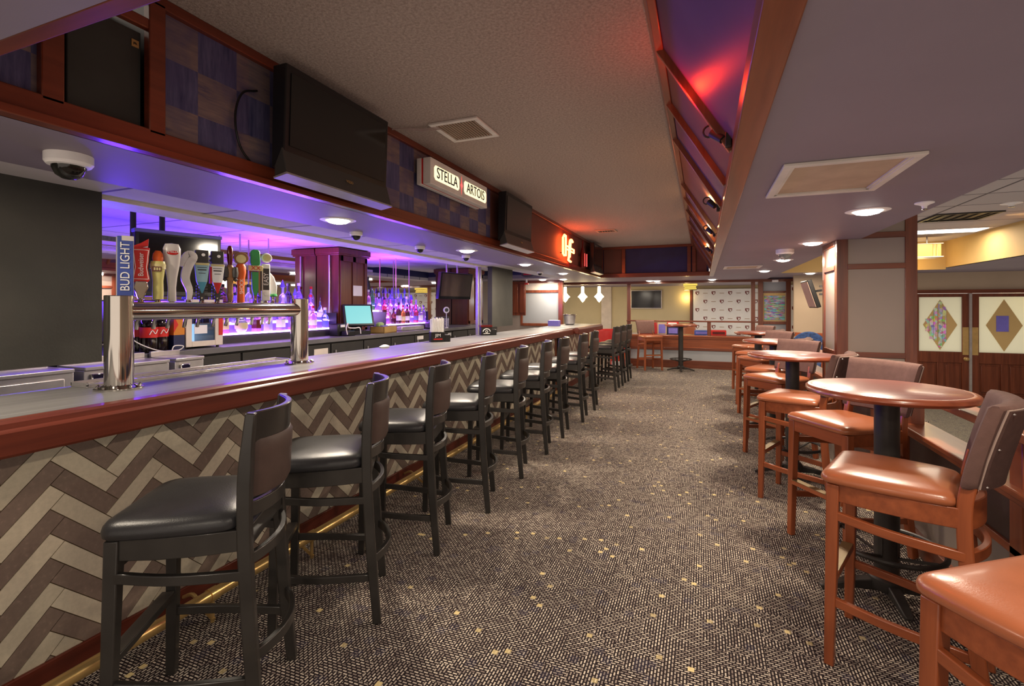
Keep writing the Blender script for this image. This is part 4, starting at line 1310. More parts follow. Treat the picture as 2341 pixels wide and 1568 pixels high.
for k, rr in enumerate((.085, .03, .045, .03) * 2):
    a = PI / 2 + k * PI / 4
    a2 = a + PI / 8
    a0 = a - PI / 8
    so.add([(-1.8625, 3.59, 2.43), (-1.8625, 3.59 + .014 * math.cos(a0), 2.43 + .014 * math.sin(a0)), (-1.8625, 3.59 + rr * .55 * math.cos(a), 2.43 + rr * math.sin(a)), (-1.8625, 3.59 + .014 * math.cos(a2), 2.43 + .014 * math.sin(a2))], [(0, 1, 2, 3)])
so.build('red_star', 'neon_red', sg, smooth=0)

# neon letters
ne = thing('neon_sign', 'glowing orange neon letters on the far bar fascia', 'neon sign', (-1.97, 7.4, 2.14))
a = MB()
a.tube([(-1.955, 7.04, 2.22), (-1.955, 7.04, 2.46), (-1.955, 7.12, 2.51), (-1.955, 7.2, 2.51), (-1.955, 7.2, 2.2), (-1.955, 7.1, 2.2)], .016, 8, closed=True)
a.tube(spline([(-1.955, 7.62, 2.46), (-1.955, 7.54, 2.485), (-1.955, 7.45, 2.46), (-1.955, 7.42, 2.36), (-1.955, 7.38, 2.2), (-1.955, 7.36, 2.15), (-1.955, 7.5, 2.135)], 5), .017, 8)
a.tube(spline([(-1.955, 7.5, 2.45), (-1.955, 7.47, 2.34), (-1.955, 7.44, 2.2)], 4), .015, 8)
a.tube([(-1.955, 7.25, 2.36), (-1.955, 7.7, 2.34)], .013, 8)
a.tube([(-1.955, 7.25, 2.31), (-1.955, 7.7, 2.29), (-1.955, 7.7, 2.34)], .013, 8)
a.build('neon_tubing', 'neon', ne)
b = MB()
for y, z in ((7.1, 2.24), (7.5, 2.4), (7.4, 2.22), (7.65, 2.31)):
    b.cyl((-2.012, y, z), (-1.965, y, z), .008, n=8)
b.build('tube_support', 'black_plastic', ne)
bs = thing('bottle_sign', 'dim red bottle shaped sign beside the last fascia television', 'sign', (-1.97, 8.3, 2.1))
MB().lathe([(.07, 0), (.075, .02), (.075, .24), (.05, .31), (.026, .36), (.026, .44), (.032, .45), (.032, .47), (0, .47)], (-1.95, 8.3, 2.1), 18, .6, 1.).build('body', 'maroon', bs)
MB().tube([(-1.893, 8.36, 2.12), (-1.893, 8.36, 2.34)], .008, 6).tube([(-1.9, 8.24, 2.12), (-1.9, 8.24, 2.34)], .006, 6).build('neon_outline', 'neon_red', bs)
MB().box(-2.012, -1.99, 8.26, 8.34, 2.2, 2.3).build('wall_bracket', 'black_plastic', bs)
# ------------------------------------------------------------ stools
def outline(wf, wb, yf, yb, s=1., rad=.05, n=5, bow=.016):
    """rounded trapezoid, front at yf"""
    c = [(-wb, yb), (wb, yb), (wf, yf), (-wf, yf)]
    cx, cy = 0, (yf + yb) / 2
    out = []
    cs = [(-wb + rad, yb + rad, PI), (wb - rad, yb + rad, 1.5 * PI), (wf - rad, yf - rad, 0), (-wf + rad, yf - rad, .5 * PI)]
    for x, y, a0 in cs:
        for k in range(n + 1):
            a = a0 + (PI / 2) * k / n
            out.append((x + rad * math.cos(a), y + rad * math.sin(a)))
        if a0 == 1.5 * PI or a0 == .5 * PI:
            x0, y0 = out[-1]
            x1, y1 = (wf, yf - rad) if a0 == 1.5 * PI else (-wb, yb + rad)
            out += [(x0 + (x1 - x0) * q / 6, y0 + (y1 - y0) * q / 6) for q in range(1, 6)]
    half = (yf - yb) / 2
    out = [(x + math.copysign(bow, x) * max(0, 1 - ((y - cy) / half) ** 2) * min(1, abs(x) / .1), y) for x, y in out]
    return [(cx + (x - cx) * s, cy + (y - cy) * s) for x, y in out]

def cushion(wf, wb, yf, yb, z0, th, rad=.05):
    mb = MB()
    rings = []
    for s, dz in ((.97, 0), (.995, .006), (1.0, .018), (.985, .03), (.94, .041), (.85, .049), (.65, .055), (.35, .058), (.06, .059)):
        rings.append([(x, y, z0 + dz * th / .059) for x, y in outline(wf, wb, yf, yb, s, rad)])
    return mb.loft(rings)

def curved_panel(w0, w1, zs, yf, t, bulge, n=12, ends=.0):
    """panel bowed backwards (-y); half width goes w0 -> w1 over zs; yf(z) centre line"""
    mb = MB()
    rings = []
    N = len(zs)
    for i, z in enumerate(zs):
        w = w0 + (w1 - w0) * i / (N - 1)
        fr, bk = [], []
        for k in range(n + 1):
            u = -1 + 2 * k / n
            y = yf(z) - bulge * (1 - u * u)
            ed = 1. if ends == 0 else min(1., (1 - abs(u)) / .12 + ends)
            e2 = 1. if (0 < i < N - 1 or ends == 0) else .55
            fr.append((w * u, y + t / 2 * ed * e2, z))
            bk.append((w * u, y - t / 2 * ed * e2, z))
        rings.append(fr + bk[::-1])
    return mb.loft(rings)

def make_black(label):
    t = thing('bar_stool', label, 'bar stool', (0, 0, 0), 0, 'black bar stools along the bar')
    B = lambda mb, n, m, **k: mb.build(n, m, t, world=False, **k)
    BL = 'black_lacquer'
    rear = lambda s: spline([(s * .198, -.248, 0), (s * .19, -.222, .3), (s * .186, -.205, .58), (s * .184, -.2, .74), (s * .181, -.203, .9), (s * .178, -.218, 1.08)], 4)
    for s in (-1, 1):
        B(MB().sweep([(s * .198, .193, 0), (s * .184, .178, .70)], [.034, .042], [.034, .042], up=(0, 1, 0)), 'front_leg', BL, bevel=.004)
        B(MB().sweep(rear(s), .032, [.036, .038, .04, .042] * 1 + [.044] * 13 + [.04, .036, .034, .03], up=(0, 1, 0)), 'rear_leg', BL, bevel=.005)
    fr = MB().box(-.17, .17, .166, .196, .635, .705).box(-.168, .168, -.215, -.19, .635, .705)
    for s in (-1, 1):
        fr.sweep([(s * .186, .165, .67), (s * .2, .05, .67), (s * .2, -.06, .67), (s * .186, -.185, .67)], .024, .07)
    B(fr, 'seat_frame', BL, bevel=.003)
    B(cushion(.212, .2, .222, -.188, .705, .068), 'seat', 'black_vinyl', smooth=60)
    yb = lambda z: -.2 - .018 * max(0, (z - .74) / .34) ** 1.5
    B(curved_panel(.166, .164, [.975, 1.01, 1.045, 1.08], yb, .022, .062), 'top_rail', BL, bevel=.004)
    B(curved_panel(.166, .164, [.795, .815, .875, .935, .97, .985], lambda z: yb(z) - .004, .04, .06, ends=.35), 'backrest', 'brown_leather', smooth=60)
    B(curved_panel(.168, .167, [.73, .78], yb, .022, .055), 'lower_rail', BL, bevel=.003)
    for z0, z1, bow in ((.585, .555, .012), (.245, .205, .008)):
        for s in (-1, 1):
            B(MB().sweep(spline([(s * .196, .175, z0), (s * (.2 + bow), 0, (z0 + z1) / 2), (s * .19, -.21 - (.02 if z0 < .4 else 0), z1)], 4), .02, .032), 'side_stretcher', BL, bevel=.003)
    B(MB().box(-.178, .178, .17, .212, .305, .33), 'foot_rest', BL, bevel=.003)
    B(MB().box(-.17, .17, .172, .214, .33, .333), 'foot_plate', 'grey_plastic')
    B(MB().box(-.178, .178, .18, .2, .59, .615), 'front_stretcher', BL, bevel=.003)
    for z, yy, bow in ((.60, -.207, .05), (.285, -.23, .06)):
        B(MB().sweep([(.186 * u, yy - bow * (1 - u * u), z) for u in [k / 6 - 1 for k in range(13)]], .02, .038), 'rear_stretcher', BL, bevel=.003)
    return t

BS = [(-1.662, 1.209, 121.5), (-1.687, 1.85, 123.), (-1.724, 2.546, 109.3), (-1.686, 3.178, 108.7), (-1.695, 3.906, 105.1), (-1.694, 4.62, 103.5), (-1.688, 5.27, 97.), (-1.65, 6.06, 96.5), (-1.66, 6.79, 97.), (-1.62, 8.42, 91.), (-1.60, 9.02, 92.), (-1.58, 9.62, 91.)]
BLAB = ['black bar stool turned out in front, beside the beer tower end of the bar', 'second black bar stool from the beer tower end of the bar', 'third black bar stool from the beer tower end of the bar',
        'fourth black bar stool along the bar from the beer tower', 'fifth black bar stool along the bar from the beer tower', 'sixth black bar stool along the bar from the beer tower', 'seventh black bar stool along the bar from the beer tower',
        'eighth black bar stool along the bar, second last of the long counter', 'last black bar stool of the long counter, by its end panel',
        'first black stool at the short end counter', 'middle black stool at the short end counter', 'last black stool at the short end counter, by the drink cases']
bs0 = make_black(BLAB[0])
for i, ((x, y, a), lb) in enumerate(zip(BS, BLAB)):
    rz = math.radians(a)
    if i == 0:
        bs0.location = (x, y, 0)
        bs0.rotation_euler = (0, 0, rz)
    else:
        dup(bs0, (x, y, 0), rz, lb)

def make_brown(label):
    t = thing('bar_stool', label, 'bar stool', (0, 0, 0), 0, 'honey wood stools around the high tables')
    B = lambda mb, n, m, **k: mb.build(n, m, t, world=False, **k)
    W = 'stoolwood_z'
    rear = lambda s: spline([(s * .19, -.262, 0), (s * .182, -.225, .3), (s * .178, -.203, .58), (s * .176, -.2, .72), (s * .174, -.208, .79), (s * .172, -.222, .86)], 4)
    for s in (-1, 1):
        B(MB().sweep([(s * .202, .196, 0), (s * .19, .184, .722)], [.034, .044], [.034, .044], up=(0, 1, 0)), 'front_leg', W, bevel=.004)
        B(MB().sweep(rear(s), .034, .044, up=(0, 1, 0)), 'rear_leg', W, bevel=.005)
    fr = MB().box(-.176, .176, .172, .202, .655, .727)
    for s in (-1, 1):
        fr.sweep([(s * .19, .17, .691), (s * .202, .05, .691), (s * .2, -.06, .691), (s * .18, -.185, .691)], .026, .072)
    fr.sweep([(.17 * u, -.2 - .045 * (1 - u * u), .70) for u in [k / 6 - 1 for k in range(13)]], .024, .1)
    B(fr, 'seat_frame', 'stoolwood_x', bevel=.003)
    B(cushion(.218, .2, .23, -.185, .727, .055, .04), 'seat', 'caramel_vinyl', smooth=60)
    yb = lambda z: -.205 - .075 * max(0, (z - .78) / .32) ** 1.3
    zs = [.80, .808, .83, .88, .95, 1.02, 1.065, 1.09, 1.1]
    pad = B(curved_panel(.20, .225, zs, lambda z: yb(z) + .004, .062, .055, 14, .45), 'backrest', 'taupe_fabric', smooth=60)
    zb = [.806, .83, .9, .98, 1.05, 1.085]
    bkp = curved_panel(.19, .212, zb, lambda z: yb(z) - .03, .02, .058, 14).build('back_cover', 'dark_fabric', pad, world=False, smooth=60)
    pp = MB()
    pp.tube([( (.19 + .022 * (z - .806) / .28) * s, yb(z) - .03, z) for s in (1,) for z in zb], .0035, 6)
    pp.tube([(-(.19 + .022 * (z - .806) / .28), yb(z) - .03, z) for z in zb], .0035, 6)
    pp.tube([(.212 * u, yb(1.085) - .03 - .058 * (1 - u * u), 1.086) for u in [k / 6 - 1 for k in range(13)]], .0035, 6)
    pp.build('piping', 'piping', pad, world=False)
    for z in (.815, .95, 1.075):
        for s in (-1, 1):
            MB().lathe([(0, -.006), (.006, 0), (0, .006)], (s * (.178 + .02 * (z - .8) / .28), yb(z) - .046, z), 8).build('stud', 'steel', pad, world=False)
    for z0, z1, bow in ((.60, .56, .012), (.255, .215, .004)):
        for s in (-1, 1):
            B(MB().sweep(spline([(s * .2, .178, z0), (s * (.2 + bow), 0, (z0 + z1) / 2), (s * .183, -.21 - (.02 if z0 < .4 else 0), z1)], 4), .022, .034), 'side_stretcher', 'stoolwood_y', bevel=.003)
    B(MB().box(-.18, .18, .174, .216, .325, .352), 'foot_rest', 'stoolwood_x', bevel=.003)
    B(MB().box(-.17, .17, .176, .218, .352, .355), 'foot_plate', 'dull_brass')
    B(MB().sweep([(.18 * u, -.208 - .05 * (1 - u * u), .56) for u in [k / 6 - 1 for k in range(13)]], .022, .04), 'rear_stretcher', 'stoolwood_x', bevel=.003)
    B(MB().sweep([(.184 * u, -.235 - .03 * (1 - u * u), .23) for u in [k / 6 - 1 for k in range(13)]], .022, .036), 'rear_stretcher', 'stoolwood_x', bevel=.003)
    return t
def face(dx, dy):
    return math.atan2(dy, dx) - PI / 2
HS = [((.787, 1.435), (-.58, .81), 'caramel seated wooden stool nearest the camera, showing only its seat and legs'),
      ((.728, 2.387), (-.923, .384), 'caramel seated wooden stool on the camera side of the first high table'),
      ((.787, 3.417), (-.835, -.55), 'caramel seated wooden stool on the far side of the first high table'),
      ((.66, 4.166), (-.913, .407), 'caramel seated wooden stool on the camera side of the second high table'),
      ((.663, 5.253), (-.74, -.674), 'caramel seated wooden stool on the far side of the second high table'),
      ((.70, 5.92), (-.91, .41), 'caramel seated wooden stool on the camera side of the third high table'),
      ((.72, 7.12), (-.80, -.6), 'caramel seated wooden stool on the far side of the third high table'),
      ((.72, 7.9), (-.91, .41), 'caramel seated wooden stool on the camera side of the fourth high table'),
      ((.75, 9.15), (-.85, -.5), 'caramel seated wooden stool on the far side of the fourth high table'),
      ((-1.13, 11.38), (.5, -.87), 'caramel seated wooden stool beside the lone table at the stage wall')]
hs0 = make_brown(HS[0][2])
for i, ((x, y), (dx, dy), lb) in enumerate(HS):
    if i == 0:
        hs0.location = (x, y, 0)
        hs0.rotation_euler = (0, 0, face(dx, dy))
    else:
        dup(hs0, (x, y, 0), face(dx, dy), lb)

# ------------------------------------------------------------ high tables
def make_table(label):
    t = thing('high_table', label, 'table', (0, 0, 0), 0, 'round high tables on black pedestals')
    B = lambda mb, n, m, **k: mb.build(n, m, t, world=False, **k)
    top = B(MB().lathe([(.318, 1.026), (.31, 1.03), (0, 1.03)], n=48), 'table_top', 'table_red', smooth=40)
    MB().lathe([(.0, .992), (.325, .992), (.338, .998), (.345, 1.008), (.343, 1.02), (.335, 1.027), (.318, 1.0295), (.31, 1.0285)], n=48).build('rounded_edge', 'table_edge', top, world=False, smooth=40)
    B(MB().lathe([(.052, .06), (.052, .96), (.06, .965), (.15, .975), (.15, .99), (0, .99)], n=22), 'pedestal', 'iron')
    rg = B(MB().tube([(.225 * math.cos(2 * PI * k / 40), .225 * math.sin(2 * PI * k / 40), .26) for k in range(40)], .012, 8, closed=True), 'foot_ring', 'iron')
    sp = MB()
    for k in range(4):
        a = PI / 4 + k * PI / 2
        sp.tube([(.05 * math.cos(a), .05 * math.sin(a), .21), (.215 * math.cos(a), .215 * math.sin(a), .26)], .008, 6)
        sp.sweep([(.05 * math.cos(a), .05 * math.sin(a), .21), (.05 * math.cos(a), .05 * math.sin(a), .3)], .02, .006, up=(math.cos(a), math.sin(a), 0))
    sp.build('ring_spoke_set', 'iron', rg, world=False)
    B(MB().lathe([(.075, .05), (.08, .06), (.075, .1), (.055, .12), (0, .12)], n=20), 'hub', 'iron')
    for k in range(4):
        a = k * PI / 2 + .12
        c, s = math.cos(a), math.sin(a)
        q = 1. if k % 2 == 0 else .72
        B(MB().sweep([(.04 * c, .04 * s, .065), (.15 * q * c, .15 * q * s, .055), (.275 * q * c, .275 * q * s, .022), (.29 * q * c, .29 * q * s, .012)], [.05, .05, .042, .03], [.06, .04, .026, .02]), 'base_arm', 'iron', bevel=.006)
    return t
TB = [((.84, 2.9), 'round red topped high table nearest the camera, by the timber railing'), ((.70, 4.69), 'second round high table, in front of the panelled column'),
      ((.78, 6.48), 'third round high table from the camera in the row along the railing'), ((.80, 8.5), 'fourth round high table, last in the row along the railing'), ((-.465, 11.35), 'round high table standing alone by the stage wall')]
ht0 = make_table(TB[0][1])
for i, ((x, y), lb) in enumerate(TB):
    if i == 0:
        ht0.location = (x, y, 0)
    else:
        dup(ht0, (x, y, 0), 0, lb)

# ------------------------------------------------------------ timber railing beside the tables
def railing(x, y0, y1, label):
    t = thing('timber_railing', label, 'railing', (x + .06, (y0 + y1) / 2, -.35), 0, 'low timber railings above the lower floor')
    MB().box(x - .005, x + .105, y0, y1, .895, .935).build('top_rail', 'stoolwood_y', t, bevel=.006)
    MB().box(x - .03, x + .14, y0, y1, .685, .715).box(x - .012, x + .12, y0, y1, .655, .685).build('ledge', 'stoolwood_y', t, bevel=.006)
    MB().box(x + .02, x + .06, y0, y1, .46, .66).build('timber_panel', 'brown_leather', t)
    MB().box(x + .02, x + .06, y0, y1, -.35, .44).build('grey_panel', 'grey_panel', t)
    MB().box(x + .005, x + .075, y0, y1, .43, .465).build('mid_trim', 'stoolwood_y', t, bevel=.004)
    MB().box(x - .002, x + .08, y0, y1, 0, .12).build('skirting', 'cherry_y', t, bevel=.004)
    n = max(1, round((y1 - y0) / 1.25))
    for k in range(n + 1):
        y = y0 + .05 + (y1 - y0 - .1) * k / n
        MB().box(x + .005, x + .095, y - .045, y + .045, .12, .897).build('post', 'stoolwood_z', t, bevel=.004)
railing(1.15, -1., 3.74, 'low timber railing beside the first high table')
railing(1.15, 5.64, 7.48, 'low timber railing running on beyond the panelled column')
rs = thing('timber_railing', 'short timber railing between the first two high tables and the column', 'railing', (1.2, 4.6, -.35), 0, 'low timber railings above the lower floor')
MB().box(1.145, 1.255, 4.25, 5.05, .895, .935).build('top_rail', 'stoolwood_y', rs, bevel=.006)
MB().box(1.12, 1.29, 4.25, 5.05, .685, .715).build('ledge', 'stoolwood_y', rs, bevel=.006)
MB().box(1.17, 1.21, 4.25, 5.05, -.35, .685).build('grey_panel', 'brown_leather', rs)
for y in (4.295, 5.0):
    MB().box(1.155, 1.245, y - .045, y + .045, 0, .897).build('post', 'stoolwood_z', rs, bevel=.004)

# ------------------------------------------------------------ half wall in front of the stage
hw = thing('stage_half_wall', 'timber and grey half wall with a rail in front of the stage', 'half wall', (-.25, 11.95, 0))
X0, X1 = -1.72, 1.12
MB().box(X0, X1, 11.88, 11.96, 1.065, 1.1).build('top_rail', 'cherry_x', hw, bevel=.004)
MB().box(X0, X1, 11.86, 12.0, .72, .755).box(X0, X1, 11.88, 11.98, .68, .72).build('ledge', 'stoolwood_x', hw, bevel=.004)
MB().box(X0, X1, 11.92, 11.96, .46, .69).build('timber_panel', 'stoolwood_x', hw)
MB().box(X0, X1, 11.9, 11.96, .41, .47).build('mid_trim', 'cherry_x', hw, bevel=.004)
MB().box(X0, X1, 11.92, 11.96, .17, .42).build('grey_panel', 'grey_lower', hw)
MB().box(X0, X1, 11.89, 11.96, 0, .18).build('skirting', 'cherry_x', hw, bevel=.004)
for x, z0, z1 in ((-1.67, 0, 1.97), (.12, .75, 1.07), (1.02, .1, 1.97)):
    MB().box(x - .04, x + .04, 11.89, 11.97, z0, z1).build('post', 'cherry_z', hw, bevel=.004)
# ------------------------------------------------------------ ceiling fittings
DL = [(-2.33, 2.66, 'above the beer tower end of the bar'), (-2.33, 4.61, 'second along the bar soffit'), (-2.33, 6.42, 'third along the bar soffit'), (-2.33, 8.4, 'above the short end counter'),
      (.945, 3.6, 'nearest in the row above the high tables'), (.945, 5.23, 'beside the panelled column'), (.945, 7.01, 'third in the row above the high tables'), (.945, 9.06, 'fourth in the row above the high tables'),
      (1.86, 10.5, 'on the soffit past the column'), (-1.145, 11.55, 'above the stage wall near the thin post'), (.18, 11.5, 'above the stage wall towards the banner'), (-2.84, 10.25, 'before the service window, nearer the aisle'), (-3.31, 10.25, 'before the service window, by its shutter'), (-1.0, 11.68, 'above the lone high table'),
      (.945, 1.45, 'added out of view over the nearest stool'), (.945, .2, 'added out of view over the aisle behind the camera'), (-2.33, .6, 'added out of view over the near end of the bar'), (-.6, -.8, 'added out of view over the aisle entrance')]  # these last four are unseen, added as fill for the room
for x, y, lb in DL:
    z = 2.02 if x < 1.5 else 2.05
    t = thing('ceiling_downlight', 'round glowing ceiling light ' + lb, 'ceiling light', (x, y, z), 0, 'round ceiling downlights')
    B = lambda mb, n, m, **k: mb.build(n, m, t, world=False, **k)
    B(MB().lathe([(.078, -.004), (.105, -.006), (.118, -.001), (.118, 0.0), (.078, 0)], n=28), 'trim_ring', 'white_plastic')
    B(MB().lathe([(0, -.026), (.03, -.025), (.06, -.018), (.08, -.004), (.08, 0)], n=24), 'lens', 'lens')
    light('downlight_lamp', 'AREA', (x, y, z - .034), (13 if y < 2 else 26 if y < 10 else 11), (255, 238, 214), .15, (0, 0, 0), t)

def dome_cam(x, y, z, r, label, body, shell):
    t = thing('dome_camera', label, 'camera', (x, y, z), 0, 'dome cameras on the ceilings')
    B = lambda mb, n, m, **k: mb.build(n, m, t, world=False, **k)
    B(MB().lathe([(0, 0), (r, 0), (r, -r * .42), (r * .9, -r * .56), (r * .72, -r * .6)], n=28), 'housing', body)
    B(MB().lathe([(r * .72, -r * .56), (r * .7, -r * .75), (r * .55, -r * 1.05), (r * .3, -r * 1.22), (0, -r * 1.28)], n=24), 'dome', shell)
    B(MB().lathe([(0, -.001), (r * .96, -.001), (r * .96, -.004), (0, -.004)], n=24), 'ceiling_mount', body)
    B(MB().cyl((0, 0, -r * .5), (r * .2, -r * .2, -r * .95), r * .28, n=12), 'lens_barrel', 'black_plastic')
dome_cam(-2.307, 1.131, 2.02, .075, 'white dome camera above the black hanging board', 'white_plastic', 'screen')
dome_cam(.79, 5.75, 2.02, .085, 'clear dome camera between the two ceiling lights by the column', 'white_plastic', 'clear_thin')
for (x, y), lb in zip(((-2.58, 3.15), (-2.6, 4.12), (-2.57, 5.06), (-2.60, 7.9)), ('first after the beer tower', 'second after the beer tower', 'third after the beer tower', 'above the short end counter')):
    dome_cam(x, y, 2.02, .05, 'small dark dome camera on the bar soffit, ' + lb, 'white_plastic', 'black_plastic')

def grille(x0, x1, y0, y1, z, label, slats, fm, sm, along='y', grp=None):
    t = thing('ceiling_vent', label, 'vent', ((x0 + x1) / 2, (y0 + y1) / 2, z), 0, grp)
    b = .035
    MB().box(x0, x1, y0, y0 + b, z - .014, z).box(x0, x1, y1 - b, y1, z - .014, z).box(x0, x0 + b, y0 + b, y1 - b, z - .014, z).box(x1 - b, x1, y0 + b, y1 - b, z - .014, z).build('frame', fm, t, bevel=.003)
    MB().box(x0 + b, x1 - b, y0 + b, y1 - b, z - .003, z).build('backing', 'black_plastic' if slats else sm, t)
    if slats:
        q = MB()
        for k in range(slats):
            x = x0 + b + (x1 - x0 - 2 * b) * (k + .5) / slats
            q.box(x - .0022, x + .0022, y0 + b, y1 - b, z - .013, z - .003)
        q.build('louvre_set', sm, t)
    else:
        MB().box(x0 + b, x1 - b, y0 + b, y0 + b + .012, z - .01, z).box(x0 + b, x0 + b + .012, y0 + b, y1 - b, z - .01, z).box(x0 + b, x1 - b, y1 - b - .012, y1 - b, z - .01, z).box(x1 - b - .012, x1 - b, y0 + b, y1 - b, z - .01, z).build('inner_bead', fm, t)
grille(-1.71, -1.35, 2.81, 3.18, 2.65, 'slatted air vent in the raised ceiling above the glowing beer sign', 14, 'off_white', 'grille_beige')
grille(-1.62, -1.3, 7.72, 7.98, 2.65, 'small air vent in the raised ceiling by the neon letters', 6, 'grille_beige', 'grille_beige')
grille(.31, .795, 2.285, 2.92, 2.02, 'large framed ceiling panel near the first high table', 0, 'off_white', 'grille_beige')
grille(.287, .79, 7.75, 8.3, 2.02, 'far framed ceiling panel beyond the clear dome camera', 0, 'off_white', 'grille_beige')
grille(2.45, 3.05, 6.85, 7.4, 2.47, 'dark open vent in the tiled ceiling over the lower floor', 5, 'iron', 'iron')
for x, y, z, r, lb in ((1.17, 3.43, 2.02, .045, 'small white sprinkler plate at the soffit edge'), (2.89, 6.4, 2.47, .085, 'round smoke detector on the tiled ceiling')):
    t = thing('smoke_detector' if r > .05 else 'sprinkler_head', lb, 'detector' if r > .05 else 'sprinkler', (x, y, z))
    MB().lathe([(0, 0), (r, 0), (r, -.006), (r * .6, -.012), (r * .3, -.02), (r * .25, -.035), (0, -.036)], (x, y, z), 20).build('ceiling_plate', 'white_plastic', t)
    MB().lathe([(0, -.036), (r * .3, -.038), (r * .3, -.042), (0, -.044)], (x, y, z), 12).build('tip', 'chrome', t)
lp = thing('ceiling_light_panel', 'long bright fluorescent panel in the tiled ceiling', 'ceiling light', (2.9, 8.35, 2.47))
MB().box(2.3, 3.5, 8.15, 8.55, 2.455, 2.47).build('frame', 'white_plastic', lp, bevel=.003)
MB().box(2.33, 3.47, 8.18, 8.52, 2.45, 2.456).build('diffuser', 'strip_white', lp)
light('panel_lamp', 'AREA', (2.9, 8.35, 2.44), 26, (255, 240, 215), 1.1, (0, 0, 0), lp, shape='RECTANGLE', sy=.3)
wr = MB()
for k in range(3):
    wr.tube(spline([(-1.66, 2.86 + .02 * k, 2.638), (-1.78, 2.84 + .01 * k, 2.632 - .004 * k), (-1.9, 2.80, 2.638), (-1.975, 2.78, 2.635)], 5), .004, 5)
tag(wr.build('ceiling_wire', 'piping'), 'thin pale wires from the slatted vent to the fascia top', 'wire')
for k, (y, lb, c) in enumerate(((2.3, 'nearest, glowing red', (255, 50, 16)), (3.84, 'second from the camera', (255, 190, 120)), (5.2, 'third from the camera', (255, 190, 120)), (6.9, 'fourth from the camera', (255, 190, 120)))):
    t = thing('clip_lamp', 'small black clip lamp on the sloped fascia, ' + lb, 'clip lamp', (.1, y, 2.13), 0, 'clip lamps along the sloped fascia')
    B = lambda mb, n, m, **q: mb.build(n, m, t, world=False, **q)
    B(MB().box(-.012, .012, -.02, .02, -.01, .05), 'clamp', 'iron', bevel=.003)
    B(MB().cyl((-.02, .02, .03), (-.06, .05, .075), .018, .024, n=12), 'lamp_barrel', 'iron')
    B(MB().tube([(-.075 + .026 * math.cos(a), .055, .085 + .026 * math.sin(a)) for a in [2 * PI * q / 14 for q in range(14)]], .0045, 6, closed=True), 'ring', 'iron')
    light('clip_bulb', 'POINT', (-.1, y + .02, 2.36) if k == 0 else (.045, y + .18, 2.245), 3.2 if k == 0 else 4.5, c, .03, parent=t)
# lanterns
ln = thing('hanging_lantern', 'yellow box lantern hung beside the panelled column', 'lantern', (3.12, 9., 2.15))
MB().box(2.86, 3.22, 8.86, 9.14, 2.16, 2.34).build('glowing_box', 'lantern', ln, bevel=.004)
MB().box(2.84, 3.24, 8.84, 9.16, 2.148, 2.16).box(2.84, 3.24, 8.84, 9.16, 2.34, 2.352).build('frame', 'off_white', ln)
MB().box(3.12, 3.14, 8.845, 8.86, 2.16, 2.34).box(3.16, 3.175, 8.845, 8.86, 2.16, 2.34).build('bar_pair', 'tan_wall', ln)
MB().cyl((3.1, 9, 2.37), (3.1, 9, 2.47), .01, n=8).build('rod', 'steel', ln)
light('lantern_bulb', 'POINT', (3.1, 9.4, 2.05), 7, (255, 214, 140), .12, parent=ln)
light('wall_wash', 'SPOT', (3.2, 7.2, 2.44), 40, (255, 205, 130), .08, (0, math.radians(-70), 0), spot=80, blend=.8)
l2 = thing('hanging_lantern', 'tiered glowing lantern hung in front of the stage banner', 'lantern', (-.32, 13.7, 1.83))
for k, (w, z0, z1) in enumerate(((.17, 1.965, 2.02), (.14, 1.915, 1.96), (.15, 1.87, 1.905))):
    s_ = MB().box(-.32 - w, -.32 + w, 13.7 - w, 13.7 + w, z0, z1).build('glowing_tier', 'lantern', l2)
    MB().box(-.33 - w, -.31 + w, 13.69 - w, 13.71 + w, z0 - .012, z0).build('tier_frame', 'black_plastic', s_)
light('lantern_bulb', 'POINT', (-.45, 14.86, 1.68), 5, (255, 220, 140), .06, parent=l2)
light('pane_glow_fill', 'POINT', (-3.2, 10.3, 1.55), 2.5, (230, 240, 255), .08)  # added before the pane to imitate light shining through it
for (x, lb) in ((-3.435, 'by the service window'), (-2.963, 'in the middle'), (-2.526, 'next to the pale pilaster')):
    t = thing('pendant_lamp', 'glowing pendant lamp on the far olive wall side, ' + lb, 'pendant lamp', (x, 12.6, 1.53), 0, 'three glowing pendant lamps')
    MB().lathe([(.0, 0), (.04, .04), (.075, .1), (.13, .15), (.08, .2), (.04, .25), (0, .26)], (x, 12.6, 1.53), 14).build('glass_shade', 'pendant_glow', t)
    MB().lathe([(.03, 0), (.042, .02), (.04, .18), (.03, .2), (0, .2)], (x, 12.6, 1.75), 12).build('glass_stem', 'pendant_glow', t)
    MB().cyl((x, 12.6, 1.95), (x, 12.6, 2.02), .006, n=6).build('cord', 'brass', t)
    light('pendant_bulb', 'POINT', (x, 12.9, 1.66), 7, (255, 222, 160), .1, parent=t)
ov = thing('oval_sign', 'pale oval sign with a red mark under the navy ceiling', 'sign', (-3.43, 9.6, 2.04))
o = MB().lathe([(0, -.01), (.14, -.01), (.15, 0), (.14, .01), (0, .01)], n=28, sy=.42).build('disc', 'grey_plastic', ov, world=False)
o.matrix_local = Matrix.Translation((0, 0, .06)) @ Matrix.Rotation(PI / 2, 4, 'X')
MB().box(-.09, .09, -.014, -.01, .045, .075).build('red_mark', 'red', ov, world=False)
MB().cyl((0, 0, .11), (0, 0, .38), .005, n=6).build('rod', 'steel', ov, world=False)
fa = thing('fire_alarm', 'small red and white alarm under the soffit by the service window', 'alarm', (-3.6, 10.0, 1.93))
MB().lathe([(0, 0), (.05, .005), (.05, .03), (.02, .045), (0, .045)], (-3.6, 10.0, 1.9), 14).build('red_bell', 'red', fa)
MB().cyl((-3.6, 10, 1.94), (-3.6, 10, 2.02), .018, n=10).build('ceiling_mount', 'white', fa)
